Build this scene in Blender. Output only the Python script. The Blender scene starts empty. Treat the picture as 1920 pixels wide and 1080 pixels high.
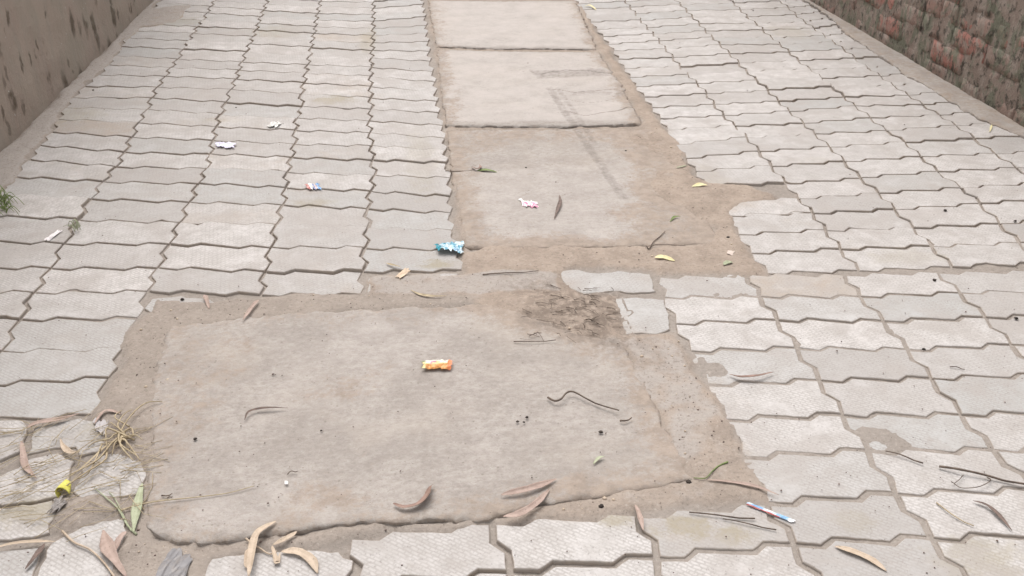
import bpy, math, random
import numpy as np
from mathutils import Vector

random.seed(7)
S = bpy.context.scene
COL = S.collection
# ------------------------------------------------------------------ camera
F_PX, PITCH, YAW, CAM_H = 1850.0, math.radians(29.35), math.radians(6.72), 1.15
cam_d = bpy.data.cameras.new('camera')
cam_d.sensor_width = 36.0
cam_d.lens = F_PX / 1920.0 * 36.0
cam_d.clip_start, cam_d.clip_end = 0.05, 3000
cam = bpy.data.objects.new('camera', cam_d)
COL.objects.link(cam)
cam.location = (0, 0, CAM_H)
cam.rotation_euler = (math.pi / 2 - PITCH, 0, -YAW)
S.camera = cam
# ------------------------------------------------------------------ sky, sun, exposure
SUN_EL, SUN_AZ = math.radians(66), math.radians(-12)      # azimuth from +Y towards +X
w = bpy.data.worlds.new("World")
S.world = w
w.use_nodes = True
nt = w.node_tree
nt.nodes.clear()
sky = nt.nodes.new('ShaderNodeTexSky')
sky.sky_type = 'NISHITA'
sky.sun_disc = False
sky.sun_elevation = SUN_EL
sky.sun_rotation = SUN_AZ
sky.dust_density = 4.0
hs = nt.nodes.new('ShaderNodeHueSaturation')
hs.inputs['Saturation'].default_value = 0.2
bg = nt.nodes.new('ShaderNodeBackground')
bg.inputs['Strength'].default_value = 0.15
ow = nt.nodes.new('ShaderNodeOutputWorld')
nt.links.new(sky.outputs[0], hs.inputs['Color'])
nt.links.new(hs.outputs[0], bg.inputs['Color'])
nt.links.new(bg.outputs[0], ow.inputs['Surface'])
sl = bpy.data.lights.new('sun', 'SUN')
sl.energy = 0.8
sl.angle = math.radians(50)
sl.color = (1.0, 0.94, 0.93)
so = bpy.data.objects.new('sun', sl)
COL.objects.link(so)
sd = Vector((math.sin(SUN_AZ) * math.cos(SUN_EL), math.cos(SUN_AZ) * math.cos(SUN_EL), math.sin(SUN_EL)))
so.rotation_euler = sd.to_track_quat('Z', 'Y').to_euler()
S.view_settings.view_transform = 'Standard'
S.view_settings.look = 'None'
S.view_settings.exposure = 0.66
S.view_settings.gamma = 1.0
S.render.engine = 'CYCLES'

# ------------------------------------------------------------------ ground points and noise
_cp, _sp, _cy, _sy = math.cos(PITCH), math.sin(PITCH), math.cos(YAW), math.sin(YAW)
def G(px, py, z=0.0):
    """point of the ground seen at that place of the photograph"""
    a = (px - 960.0) / F_PX
    b = (540.0 - py) / F_PX
    f = _cp + b * _sp            # forward part
    up = -_sp + b * _cp
    t = (z - CAM_H) / up
    fx, lx = f * t, a * t
    return (_sy * fx + _cy * lx, _cy * fx - _sy * lx)
def GG(pts):
    return [G(*p) for p in pts]
def _h(ix, iy, s):
    n = (ix.astype(np.int64) * 374761393 + iy.astype(np.int64) * 668265263 + s * 974634777) & 0xffffffff
    n = ((n ^ (n >> 13)) * 1274126177) & 0xffffffff
    n = ((n ^ (n >> 16)) * 2246822519) & 0xffffffff
    return ((n ^ (n >> 15)) & 0xffffff) / float(0xffffff)
def vn(x, y, sc, seed=0):
    x = np.asarray(x, float) / sc + 1000.3
    y = np.asarray(y, float) / sc + 1000.7
    ix, iy = np.floor(x), np.floor(y)
    fx, fy = x - ix, y - iy
    fx, fy = fx * fx * (3 - 2 * fx), fy * fy * (3 - 2 * fy)
    a, b, c, d = _h(ix, iy, seed), _h(ix + 1, iy, seed), _h(ix, iy + 1, seed), _h(ix + 1, iy + 1, seed)
    return (a + (b - a) * fx) * (1 - fy) + (c + (d - c) * fx) * fy
def fbm(x, y, sc, seed=0, o=4):
    r, a, t = 0, 1.0, 0
    for k in range(o):
        r = r + a * vn(x, y, sc / 2 ** k, seed + k * 17)
        t += a
        a *= 0.55
    return r / t
def inpoly_d(x, y, poly):
    """signed distance to a polygon, positive inside"""
    x = np.asarray(x, float); y = np.asarray(y, float)
    ins = np.zeros(x.shape, bool)
    d = np.full(x.shape, 1e9)
    n = len(poly)
    for i in range(n):
        x1, y1 = poly[i]; x2, y2 = poly[(i + 1) % n]
        c = ((y1 > y) != (y2 > y))
        with np.errstate(divide='ignore', invalid='ignore'):
            xx = (x2 - x1) * (y - y1) / ((y2 - y1) if y2 != y1 else 1e-12) + x1
        ins ^= c & (x < xx)
        dx, dy = x2 - x1, y2 - y1
        L = dx * dx + dy * dy + 1e-12
        t = np.clip(((x - x1) * dx + (y - y1) * dy) / L, 0, 1)
        d = np.minimum(d, np.hypot(x - x1 - t * dx, y - y1 - t * dy))
    return np.where(ins, d, -d)
def line_d(x, y, pts):
    d = np.full(np.shape(x), 1e9)
    for (x1, y1), (x2, y2) in zip(pts[:-1], pts[1:]):
        dx, dy = x2 - x1, y2 - y1
        L = dx * dx + dy * dy + 1e-12
        t = np.clip(((x - x1) * dx + (y - y1) * dy) / L, 0, 1)
        d = np.minimum(d, np.hypot(x - x1 - t * dx, y - y1 - t * dy))
    return d
def sm(a, b, x):
    t = np.clip((x - a) / (b - a), 0, 1)
    return t * t * (3 - 2 * t)

# ------------------------------------------------------------------ materials
class NT:
    def __init__(s, name, rough=0.9, spec=0.25):
        s.m = bpy.data.materials.new(name)
        s.m.use_nodes = True
        s.t = s.m.node_tree
        s.b = s.t.nodes['Principled BSDF']
        s.b.inputs['Roughness'].default_value = rough
        s.b.inputs['Specular IOR Level'].default_value = spec
        s.co = s.t.nodes.new('ShaderNodeTexCoord')
    def n(s, k, **kw):
        x = s.t.nodes.new(k)
        for a, v in kw.items(): setattr(x, a, v)
        return x
    def l(s, a, b): s.t.links.new(a, b)
    def geo(s): return s.n('ShaderNodeNewGeometry').outputs['Position']
    def mapv(s, src, scale=(1, 1, 1), rot=(0, 0, 0), loc=(0, 0, 0)):
        m = s.n('ShaderNodeMapping')
        m.inputs['Scale'].default_value = scale
        m.inputs['Rotation'].default_value = rot
        m.inputs['Location'].default_value = loc
        s.l(src, m.inputs['Vector'])
        return m.outputs[0]
    def noise(s, src, scale, det=4, rough=0.6, dist=0.0):
        x = s.n('ShaderNodeTexNoise')
        x.inputs['Scale'].default_value = scale
        x.inputs['Detail'].default_value = det
        x.inputs['Roughness'].default_value = rough
        x.inputs['Distortion'].default_value = dist
        s.l(src, x.inputs['Vector'])
        return x.outputs['Fac']
    def ramp(s, src, a, b, va=0.0, vb=1.0):
        x = s.n('ShaderNodeMapRange')
        x.interpolation_type = 'SMOOTHSTEP'
        for k, v in zip(('From Min', 'From Max', 'To Min', 'To Max'), (a, b, va, vb)):
            x.inputs[k].default_value = v
        s.l(src, x.inputs['Value'])
        return x.outputs[0]
    def math(s, op, a, b=None, cl=False):
        x = s.n('ShaderNodeMath', operation=op, use_clamp=cl)
        for i, v in enumerate((a, b)):
            if v is None: continue
            if isinstance(v, (int, float)): x.inputs[i].default_value = v
            else: s.l(v, x.inputs[i])
        return x.outputs[0]
    def mix(s, f, a, b, mode='MIX'):
        x = s.n('ShaderNodeMix', data_type='RGBA', blend_type=mode)
        for i, v in ((0, f), (6, a), (7, b)):
            if isinstance(v, (int, float)): x.inputs[i].default_value = v
            elif isinstance(v, tuple): x.inputs[i].default_value = (*v, 1.0)
            else: s.l(v, x.inputs[i])
        return x.outputs[2]
    def attr(s, name='Col'):
        a = s.n('ShaderNodeAttribute', attribute_name=name)
        sp = s.n('ShaderNodeSeparateColor')
        s.l(a.outputs['Color'], sp.inputs[0])
        return sp.outputs[0], sp.outputs[1], sp.outputs[2], a.outputs['Color']
    def bump(s, h, st, dist=0.002, prev=None):
        x = s.n('ShaderNodeBump')
        x.inputs['Strength'].default_value = st
        x.inputs['Distance'].default_value = dist
        s.l(h, x.inputs['Height'])
        if prev is not None: s.l(prev, x.inputs['Normal'])
        return x.outputs[0]
    def done(s, col, nrm=None):
        if isinstance(col, tuple): s.b.inputs['Base Color'].default_value = (*col, 1)
        else: s.l(col, s.b.inputs['Base Color'])
        if nrm is not None: s.l(nrm, s.b.inputs['Normal'])
        return s.m

DIRT = (0.345, 0.282, 0.225)
SAND = (0.41, 0.345, 0.285)

def mat_paver():
    t = NT('cast_concrete_paver')
    p = t.geo()
    tone, dirt, grey, _ = t.attr()
    base = t.mix(tone, (0.39, 0.362, 0.338), (0.605, 0.57, 0.54))
    base = t.mix(grey, base, (0.44, 0.43, 0.41))
    n1 = t.noise(p, 22, 5, 0.6)
    base = t.mix(t.ramp(n1, 0.38, 0.66), base, t.mix(0.4, base, (0.36, 0.33, 0.3)))
    st = t.noise(t.mapv(p, (9, 30, 9)), 3.0, 4, 0.6, 0.4)
    base = t.mix(t.ramp(st, 0.55, 0.78, 0, 0.4), base, (0.37, 0.34, 0.31))
    # small cast pattern of diagonal dashes
    br = t.n('ShaderNodeTexBrick')
    br.offset = 0.5
    br.inputs['Scale'].default_value = 1.0
    br.inputs['Mortar Size'].default_value = 0.0021
    br.inputs['Mortar Smooth'].default_value = 0.6
    br.inputs['Brick Width'].default_value = 0.0145
    br.inputs['Row Height'].default_value = 0.0072
    wob = t.n('ShaderNodeVectorMath', operation='ADD')
    nz = t.n('ShaderNodeTexNoise'); nz.inputs['Scale'].default_value = 55
    t.l(p, nz.inputs['Vector'])
    sc = t.n('ShaderNodeVectorMath', operation='SCALE'); sc.inputs['Scale'].default_value = 0.006
    t.l(nz.outputs['Color'], sc.inputs[0])
    t.l(t.mapv(p, rot=(0, 0, math.radians(38))), wob.inputs[0])
    t.l(sc.outputs[0], wob.inputs[1])
    t.l(wob.outputs[0], br.inputs['Vector'])
    groove = br.outputs['Fac']
    wear = t.ramp(t.noise(p, 13, 3), 0.3, 0.55)
    gv = t.math('MULTIPLY', groove, wear)
    base = t.mix(t.math('MULTIPLY', gv, 0.5), base, (0.33, 0.30, 0.27))
    # dusty patches, and the painted joint shade on the rims
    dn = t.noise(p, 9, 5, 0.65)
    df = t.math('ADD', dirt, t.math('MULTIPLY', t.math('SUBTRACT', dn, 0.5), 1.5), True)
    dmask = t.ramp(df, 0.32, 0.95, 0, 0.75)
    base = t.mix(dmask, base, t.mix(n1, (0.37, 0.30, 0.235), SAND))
    sx = t.n('ShaderNodeSeparateXYZ'); t.l(p, sx.inputs[0])
    nb = t.noise(p, 26, 5, 0.7)
    for (px, py, rx, ry, k) in ((625,188,.085,.05,.8),(690,75,.04,.22,.5),(1365,890,.03,.02,.0),(1290,985,.055,.03,.9),(1155,975,.035,.02,.8),(1375,1005,.04,.025,.8),(1600,975,.05,.03,.35),
                                (820,495,.05,.025,.9), (130,215,.12,.10,.5), (1480,60,.10,.12,.4), (1330,330,.05,.1,.4), (790,300,.05,.3,.35), (520,60,.12,.12,.4), (1700,480,.1,.05,.35), (240,800,.07,.05,.7), (60,960,.06,.04,.8),(590,380,.06,.03,.5),(330,40,.15,.08,.4),(230,60,.08,.1,.4),(1530,300,.05,.03,.2),(420,225,.1,.03,.3),(1840,1050,.08,.05,.6)):
        gx, gy = G(px, py)
        ddx = t.math('DIVIDE', t.math('SUBTRACT', sx.outputs[0], gx), rx); ddy = t.math('DIVIDE', t.math('SUBTRACT', sx.outputs[1], gy), ry)
        dd = t.math('SQRT', t.math('ADD', t.math('MULTIPLY', ddx, ddx), t.math('MULTIPLY', ddy, ddy)))
        dd = t.math('ADD', dd, t.math('MULTIPLY', t.math('SUBTRACT', nb, 0.5), 3.2))
        base = t.mix(t.ramp(dd, 0.4, 1.25, k * 0.8, 0), base, (0.32, 0.275, 0.19))
    mm = t.noise(p, 75, 4, 0.7)
    base = t.mix(t.ramp(mm, 0.46, 0.7, 0, 0.5), base, (0.37, 0.338, 0.31))
    bl = t.noise(p, 5.5, 5, 0.7, 0.5)
    base = t.mix(t.ramp(bl, 0.48, 0.62, 0, 0.55), base, (0.39, 0.352, 0.32))
    sp = t.noise(p, 230, 3, 0.6)
    base = t.mix(t.ramp(sp, 0.58, 0.7, 0, 0.55), base, (0.24, 0.215, 0.195))
    nr = t.bump(gv, -0.8, 0.0018)
    nr = t.bump(t.noise(p, 120, 4), 0.5, 0.002, nr)
    return t.done(base, nr)

def mat_concrete(name='weathered_concrete', warm=0.0):
    t = NT(name)
    p = t.geo()
    dirt, dark, light, _ = t.attr()
    n1 = t.noise(p, 6.5, 6, 0.62, 0.3)
    n2 = t.noise(t.mapv(p, (8, 15, 8)), 2.0, 6, 0.7, 0.4)
    base = t.mix(t.ramp(n1, 0.38, 0.6), (0.40, 0.358, 0.32), (0.335, 0.297, 0.263))
    base = t.mix(t.ramp(n2, 0.45, 0.75, 0, 0.35), base, (0.49, 0.45, 0.41))
    n3 = t.noise(t.mapv(p, (28, 42, 28)), 2.0, 5, 0.75, 0.3)
    base = t.mix(t.ramp(n3, 0.5, 0.7, 0, 0.4), base, (0.315, 0.275, 0.238))
    n7 = t.noise(t.mapv(p, (1, 1.2, 1)), 70, 5, 0.8)
    base = t.mix(t.ramp(n7, 0.48, 0.62, 0, 0.5), base, (0.265, 0.232, 0.205))
    base = t.mix(t.ramp(n7, 0.36, 0.47, 0.3, 0), base, (0.49, 0.45, 0.41))
    n8 = t.noise(t.mapv(p, (1, 2.2, 1)), 38, 5, 0.7, 0.6)
    base = t.mix(t.ramp(n8, 0.5, 0.6, 0, 0.35), base, (0.31, 0.27, 0.235))
    n5 = t.noise(p, 3.1, 4, 0.6)
    base = t.mix(t.ramp(n5, 0.48, 0.66, 0, 0.35), base, (0.43, 0.372, 0.315))
    lf = t.math('ADD', light, t.math('MULTIPLY', t.math('SUBTRACT', t.noise(p, 12, 5), 0.5), 0.8), True)
    base = t.mix(t.ramp(lf, 0.1, 1.0, 0, 0.8), base, (0.54, 0.49, 0.45))
    dn1 = t.math('MULTIPLY', t.math('SUBTRACT', t.noise(p, 13, 6, 0.75), 0.5), 1.7)
    dn2 = t.math('MULTIPLY', t.math('SUBTRACT', t.noise(p, 90, 4, 0.75), 0.5), 1.3)
    df = t.math('ADD', dirt, t.math('ADD', dn1, dn2), True)
    dc = t.mix(t.ramp(t.noise(p, 30, 5, 0.7), 0.38, 0.62), (0.375, 0.302, 0.242), (0.295, 0.237, 0.19))
    base = t.mix(t.ramp(df, 0.28, 0.85, 0, 0.85), base, dc)
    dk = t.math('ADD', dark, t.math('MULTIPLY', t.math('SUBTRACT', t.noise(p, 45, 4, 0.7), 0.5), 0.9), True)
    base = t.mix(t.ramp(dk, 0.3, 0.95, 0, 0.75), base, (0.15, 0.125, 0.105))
    v = t.n('ShaderNodeTexVoronoi'); v.inputs['Scale'].default_value = 70
    t.l(p, v.inputs['Vector'])
    pit = t.math('MULTIPLY', t.ramp(v.outputs['Distance'], 0.10, 0.2, 1, 0), t.ramp(t.noise(p, 30, 2), 0.52, 0.6))
    base = t.mix(t.math('MULTIPLY', pit, 0.55), base, (0.2, 0.165, 0.135))
    sp = t.noise(p, 300, 2, 0.5)
    base = t.mix(t.ramp(sp, 0.6, 0.72, 0, 0.35), base, (0.22, 0.19, 0.16))
    nr = t.bump(pit, -0.6, 0.002)
    nr = t.bump(n3, 0.55, 0.004, nr)
    nr = t.bump(t.noise(p, 150, 4), 0.5, 0.0018, nr)
    return t.done(base, nr)

def mat_soil():
    t = NT('sandy_soil', 0.95, 0.1)
    p = t.geo()
    mort, dark, sand, _ = t.attr()
    n1 = t.noise(p, 11, 6, 0.65)
    base = t.mix(t.ramp(n1, 0.35, 0.65), (0.385, 0.312, 0.252), (0.305, 0.246, 0.198))
    base = t.mix(sand, base, t.mix(n1, (0.33, 0.30, 0.27), (0.27, 0.24, 0.21)))
    mf = t.math('ADD', mort, t.math('MULTIPLY', t.math('SUBTRACT', t.noise(p, 17, 5), 0.5), 1.1), True)
    base = t.mix(t.ramp(mf, 0.35, 0.7), base, t.mix(n1, (0.42, 0.375, 0.335), (0.34, 0.298, 0.262)))
    base = t.mix(t.math('MULTIPLY', dark, t.ramp(t.noise(p, 50, 4), 0.35, 0.6), True), base, (0.19, 0.15, 0.12))
    n2 = t.noise(p, 130, 4, 0.7)
    base = t.mix(t.ramp(n2, 0.53, 0.68, 0, 0.6), base, (0.20, 0.165, 0.135))
    base = t.mix(t.ramp(n2, 0.3, 0.45, 0.5, 0), base, (0.47, 0.415, 0.36))
    nr = t.bump(n2, 0.7, 0.003)
    nr = t.bump(t.noise(p, 40, 4), 0.5, 0.006, nr)
    return t.done(base, nr)

def mat_plaster():
    t = NT('stained_cement_plaster')
    p = t.geo()
    a = t.noise(t.mapv(p, (1, 1, 0.28)), 7.5, 5, 0.6, 0.5)
    base = t.mix(t.ramp(a, 0.36, 0.62), (0.36, 0.295, 0.24), (0.34, 0.27, 0.222))
    b = t.noise(t.mapv(p, (1, 1, 0.2)), 28, 4, 0.6)
    base = t.mix(t.ramp(b, 0.42, 0.7, 0, 0.5), base, (0.30, 0.262, 0.22))
    c = t.noise(p, 4, 3)
    base = t.mix(t.ramp(c, 0.45, 0.65, 0, 0.5), base, (0.30, 0.27, 0.215))
    wv = t.n('ShaderNodeVectorMath', operation='ADD')
    nz = t.n('ShaderNodeTexNoise'); nz.inputs['Scale'].default_value = 30
    t.l(p, nz.inputs['Vector'])
    sc = t.n('ShaderNodeVectorMath', operation='SCALE'); sc.inputs['Scale'].default_value = 0.04
    t.l(nz.outputs['Color'], sc.inputs[0]); t.l(p, wv.inputs[0]); t.l(sc.outputs[0], wv.inputs[1])
    out = None
    for k, (s1, s2, th) in enumerate(((11, 5.5, 0.3), (19, 9, 0.25))):
        v = t.n('ShaderNodeTexVoronoi'); v.inputs['Scale'].default_value = 1
        t.l(t.mapv(wv.outputs[0], (s1, s1, s2), loc=(k * 3.1, k, 0.3)), v.inputs['Vector'])
        sp = t.n('ShaderNodeSeparateColor'); t.l(v.outputs['Color'], sp.inputs[0])
        d = t.math('MULTIPLY', t.ramp(v.outputs['Distance'], th * 0.55, th * 1.25, 1, 0), t.ramp(sp.outputs[0], 0.42, 0.6))
        out = d if out is None else t.math('MAXIMUM', out, d)
    base = t.mix(t.math('MULTIPLY', out, t.ramp(t.noise(p, 9, 3), 0.35, 0.65, 0.5, 0.95)), base, (0.10, 0.075, 0.052))
    w = t.ramp(t.noise(p, 75, 1, 0.4), 0.77, 0.8)
    base = t.mix(t.math('MULTIPLY', w, 0.7), base, (0.6, 0.58, 0.54))
    nr = t.bump(out, -0.6, 0.006)
    nr = t.bump(t.noise(p, 40, 6, 0.65), 0.7, 0.006, nr)
    return t.done(base, nr)

def mat_brick():
    t = NT('old_mossy_brick')
    p = t.geo()
    red, sh, _, _ = t.attr()
    n1 = t.noise(p, 20, 6, 0.65)
    base = t.mix(sh, (0.25, 0.19, 0.155), (0.19, 0.148, 0.12))
    rn = t.math('MULTIPLY', red, t.ramp(n1, 0.36, 0.5))
    base = t.mix(rn, base, (0.32, 0.15, 0.118))
    n2 = t.noise(t.mapv(p, (1, 1, 0.5)), 16, 6, 0.75, 0.4)
    base = t.mix(t.ramp(n2, 0.46, 0.6, 0, 0.8), base, (0.30, 0.25, 0.21))
    n3 = t.noise(t.mapv(p, (1, 1, 0.6)), 11.0, 6, 0.75, 0.8)
    base = t.mix(t.ramp(n3, 0.49, 0.58, 0, 0.85), base, (0.15, 0.155, 0.11))
    n4 = t.noise(t.mapv(p, (1, 1, 0.8)), 34, 5, 0.75)
    base = t.mix(t.ramp(n4, 0.51, 0.62, 0, 0.85), base, (0.06, 0.052, 0.042))
    base = t.mix(t.ramp(n4, 0.26, 0.42, 0.6, 0), base, (0.38, 0.33, 0.29))
    nr = t.bump(n4, 0.8, 0.008)
    nr = t.bump(t.noise(p, 110, 4), 0.6, 0.003, nr)
    return t.done(base, nr)

def mat_leaf(name, c1, c2, rough=0.65):
    t = NT(name, rough, 0.3)
    p = t.geo()
    u, r, v, _ = t.attr()
    base = t.mix(t.ramp(t.noise(p, 60, 5), 0.35, 0.65), c1, c2)
    base = t.mix(t.math('MULTIPLY', v, 0.25), base, tuple(min(1, x * 1.25) for x in c1))
    base = t.mix(t.ramp(t.noise(p, 240, 3), 0.6, 0.72, 0, 0.5), base, tuple(x * 0.45 for x in c2))
    return t.done(base, t.bump(t.noise(p, 180, 3), 0.4, 0.001))

def mat_vc(name, rough=0.4, spec=0.5):
    t = NT(name, rough, spec)
    p = t.geo()
    c = t.attr()[3]
    c = t.mix(t.ramp(t.noise(p, 90, 4), 0.45, 0.75, 0, 0.3), c, (0.35, 0.29, 0.23))
    return t.done(c, t.bump(t.noise(p, 120, 3), 0.35, 0.002))

M = dict(paver=mat_paver(), conc=mat_concrete(), soil=mat_soil(), plaster=mat_plaster(), brick=mat_brick(),
         brown=mat_leaf('dry_brown_leaf', (0.19, 0.135, 0.11), (0.12, 0.085, 0.07)),
         pink=mat_leaf('dry_pinkish_leaf', (0.44, 0.33, 0.275), (0.35, 0.255, 0.21)),
         tan=mat_leaf('dry_tan_leaf', (0.56, 0.45, 0.34), (0.46, 0.36, 0.265)),
         rust=mat_leaf('dry_rusty_leaf', (0.33, 0.22, 0.175), (0.24, 0.155, 0.12)),
         straw=mat_leaf('dry_straw', (0.50, 0.41, 0.27), (0.38, 0.30, 0.19)),
         yellow=mat_leaf('yellow_leaf', (0.74, 0.67, 0.40), (0.66, 0.57, 0.30)),
         pale=mat_leaf('pale_green_leaf', (0.42, 0.44, 0.30), (0.34, 0.36, 0.23)),
         green=mat_leaf('green_leaf', (0.22, 0.27, 0.10), (0.15, 0.19, 0.07)),
         twig=mat_leaf('dark_twig', (0.16, 0.12, 0.09), (0.09, 0.065, 0.05)),
         crumb=mat_leaf('dark_crumb', (0.07, 0.055, 0.045), (0.035, 0.028, 0.024), 0.9),
         foil=mat_vc('printed_wrapper', 0.35, 0.5), paper=mat_vc('paper_scrap', 0.8, 0.2))

# ------------------------------------------------------------------ mesh helpers
def mesh_obj(name, verts, faces, mat, col=None, parent=None, smooth=True, origin=None):
    v = np.asarray(verts, float).reshape(-1, 3)
    if origin is None:
        origin = ((v[:, 0].min() + v[:, 0].max()) / 2, (v[:, 1].min() + v[:, 1].max()) / 2, v[:, 2].min())
    o3 = np.array(origin)
    me = bpy.data.meshes.new(name)
    me.from_pydata((v - o3).tolist(), [], faces)
    me.materials.append(mat)
    if col is not None:
        a = me.color_attributes.new('Col', 'FLOAT_COLOR', 'POINT')
        c = np.ones((len(v), 4))
        c[:, :3] = np.asarray(col)
        a.data.foreach_set('color', c.ravel())
    if smooth:
        me.polygons.foreach_set('use_smooth', [True] * len(me.polygons))
    me.update()
    o = bpy.data.objects.new(name, me)
    COL.objects.link(o)
    if parent is not None:
        o.parent = parent
        o.location = tuple(o3 - np.array(parent.location))
    else:
        o.location = tuple(o3)
    return o
def tag(o, label=None, cat=None, group=None, kind=None):
    if label: o['label'] = label
    if cat: o['category'] = cat
    if group: o['group'] = group
    if kind: o['kind'] = kind
    return o
def grid_faces(nu, nv, off=0):
    return [(off + j * nu + i, off + j * nu + i + 1, off + (j + 1) * nu + i + 1, off + (j + 1) * nu + i)
            for j in range(nv - 1) for i in range(nu - 1)]

# ------------------------------------------------------------------ dirt and mortar areas (traced outlines on the ground)
D_CENTRE = GG([(1190,241),(1215,232),(1250,242),(1278,285),(1300,330),(1350,345),(1415,350),(1455,372),(1390,385),(1365,400),(1378,432),
               (1405,475),(1440,515),(1235,515),(1222,506),(1130,500),(1055,504),(1050,520),(1095,556),(1148,560),(1160,590),(1168,640),
               (1120,640),(1040,615),(960,600),(900,578),(872,560),(866,515),(872,470),(920,462),(1200,462),(1325,455),(1340,430),(1280,395),(1225,365),
               (1212,340),(1255,315),(1240,292),(1180,272),(1165,250)])
D_STRIP = GG([(1083,-60),(1080,0),(1095,20),(1118,55),(1143,92),(1165,128),(1203,180),(1235,225),(1250,245),(1205,243),(1196,218),
              (1160,150),(1124,98),(1108,60),(1083,10),(1060,-60)])
D_RING = GG([(283,556),(420,563),(560,552),(690,548),(700,515),(740,520),(800,518),(860,512),(880,545),(900,560),(860,575),(640,586),(480,596),(340,615),(330,650),
             (300,1000),(460,1012),(640,985),(740,985),(900,973),(925,978),(860,990),(735,990),(690,1005),(650,1030),(520,1032),(400,1045),(375,1100),(210,1100),(238,985),
             (190,975),(120,1010),(105,985),(115,940),(160,934),(265,930),(278,900),(262,862),(205,845),(180,800),(170,782),(200,735),(228,690),(243,625),(272,592)])
D_RIGHT = GG([(1165,632),(1265,622),(1285,660),(1305,690),(1330,722),(1345,760),(1365,795),(1385,830),(1402,862),(1420,900),(1445,930),(1380,945),(1290,945),(1230,958),(1140,965),
              (1110,980),(1000,970),(930,975),(1040,940),(1290,900),(1240,800),(1205,700)])
D_TOPLEFT = GG([(243,22),(300,15),(360,8),(330,42),(285,50),(262,52),(240,80),(232,70)])
D_HOLE = GG([(1355,398),(1385,384),(1420,376),(1400,352),(1320,340)])
M_LEFT = [G(300, -120), G(300, -10), G(268, 43), G(232, 68), G(222, 90), G(214, 105), G(195, 128), G(165, 150), G(135, 183), G(116, 203), G(98, 240),
          G(60, 285), G(30, 330), G(-10, 366), G(-200, 520), G(-700, 1000), G(-1000, 1000), G(-250, 540), G(0, 290), G(290, 0), G(410, -120)]
M_GAP = GG([(1165,640),(1262,640),(1290,690),(1340,770),(1330,850),(1270,860),(1230,770),(1190,700)])
M_PATCH = GG([(870,512),(1000,508),(1045,515),(1048,548),(930,548),(860,556),(700,550),(690,520),(760,512)])
GAPS = [GG([(820,88),(1125,94),(1128,99),(818,94)]), GG([(836,237),(1210,235),(1215,242),(836,243)]), GG([(803,-2),(1080,-2),(1080,4),(803,4)])]
D_EDGE = GG([(797,-60),(800,0),(806,60),(818,100),(824,170),(834,235),(842,290),(850,360),(858,420),(868,470),(880,470),(866,380),(856,300),(846,243),(838,180),(828,95),(812,0),(809,-60)])
COVER = [  # polygon, height over the paver tops, mortar, sand
    (D_CENTRE, 0.0035, 0.05, 0.0), (D_STRIP, 0.004, 0.1, 0.0), (D_RING, 0.0035, 0.2, 0.5), (D_RIGHT, 0.0035, 0.35, 0.2),
    (D_TOPLEFT, 0.003, 0.7, 0.0), (D_HOLE, 0.002, 0.1, 0.0), (M_LEFT, 0.006, 1.0, 0.0), (M_GAP, 0.004, 0.62, 0.0), (M_PATCH, 0.003, 0.7, 0.0), (D_EDGE, 0.0015, 0.25, 0.2)] + [(g, 0.0, 0.2, 0.2) for g in GAPS]

S_BIG = GG([(320,612),(480,592),(640,583),(860,572),(1000,566),(1140,562),(1165,640),(1205,700),(1245,800),(1298,898),
            (1180,925),(1000,950),(900,976),(740,982),(640,983),(460,1010),(370,1022),(300,1010),(277,1000),(283,820),(287,700),(300,640)])
LIGHTS = [(GG([(1180,640),(1280,655),(1290,680),(1250,700),(1200,690)]), 0.8), (GG([(900,320),(1190,300),(1240,400),(1200,450),(930,455),(880,380)]), 0.42),
          (GG([(930,590),(700,600),(560,650),(480,800),(700,760),(850,620)]), 0.3), (GG([(1230,790),(1290,800),(1330,860),(1300,890),(1190,830)]), 0.6),
          (GG([(560,600),(720,590),(780,640),(640,640)]), 0.4), (GG([(830,96),(1120,98),(1195,232),(1000,234),(835,234)]), 0.62),
          (GG([(330,930),(600,900),(740,940),(560,985),(330,1000)]), 0.4), (GG([(810,3),(1078,5),(1115,92),(822,90)]), 0.66)]
DARKS = [(GG([(1000,545),(1150,560),(1160,640),(1100,625),(1010,600)]), 0.6), (GG([(985,133),(1130,129),(1150,145),(1000,152)]), 0.58), (GG([(1060,172),(1190,172),(1200,186),(1070,184)]), 0.5), (GG([(820,70),(1000,72),(990,92),(820,92)]), 0.35),
         (GG([(860,440),(960,440),(960,470),(870,480)]), 0.25)]
DIRTS = [(GG([(1130,400),(1330,330),(1360,470),(870,480),(880,420),(960,460),(1200,440)]), 0.55), (GG([(1060,560),(1180,640),(1300,890),(1230,800),(1150,700),(1000,620),(900,560)]), 0.5),
         (GG([(850,245),(1230,242),(1220,275),(1000,262),(870,300)]), 0.42), (GG([(500,930),(620,890),(720,920),(700,960),(540,975)]), 0.45),
         (GG([(1150,280),(1260,290),(1280,340),(1230,350),(1160,300)]), 0.6), (GG([(300,620),(480,640),(420,800),(290,900)]), 0.35),
         (GG([(600,700),(740,690),(700,760),(560,760)]), 0.4)]
CRACKS = [(GG([(1015,140),(1060,132),(1110,136),(1150,140)]), 0.004, 0.55), (GG([(1020,168),(1080,176),(1150,170),(1190,176)]), 0.003, 0.5),
          (GG([(1065,212),(1095,220),(1130,215),(1195,202)]), 0.003, 0.6), (GG([(1060,190),(1110,196),(1160,190)]), 0.002, 0.45),
          (GG([(1030,168),(1060,215),(1100,272),(1140,330),(1168,372)]), 0.02, 0.30), (GG([(1045,168),(1085,225),(1115,270)]), 0.016, 0.27),
          (GG([(880,462),(1000,466),(1205,461),(1280,463)]), 0.002, 0.35), (GG([(960,135),(1015,140)]), 0.002, 0.4),
          (GG([(1110,835),(1200,865),(1260,880)]), 0.001, 0.2)]
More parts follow.
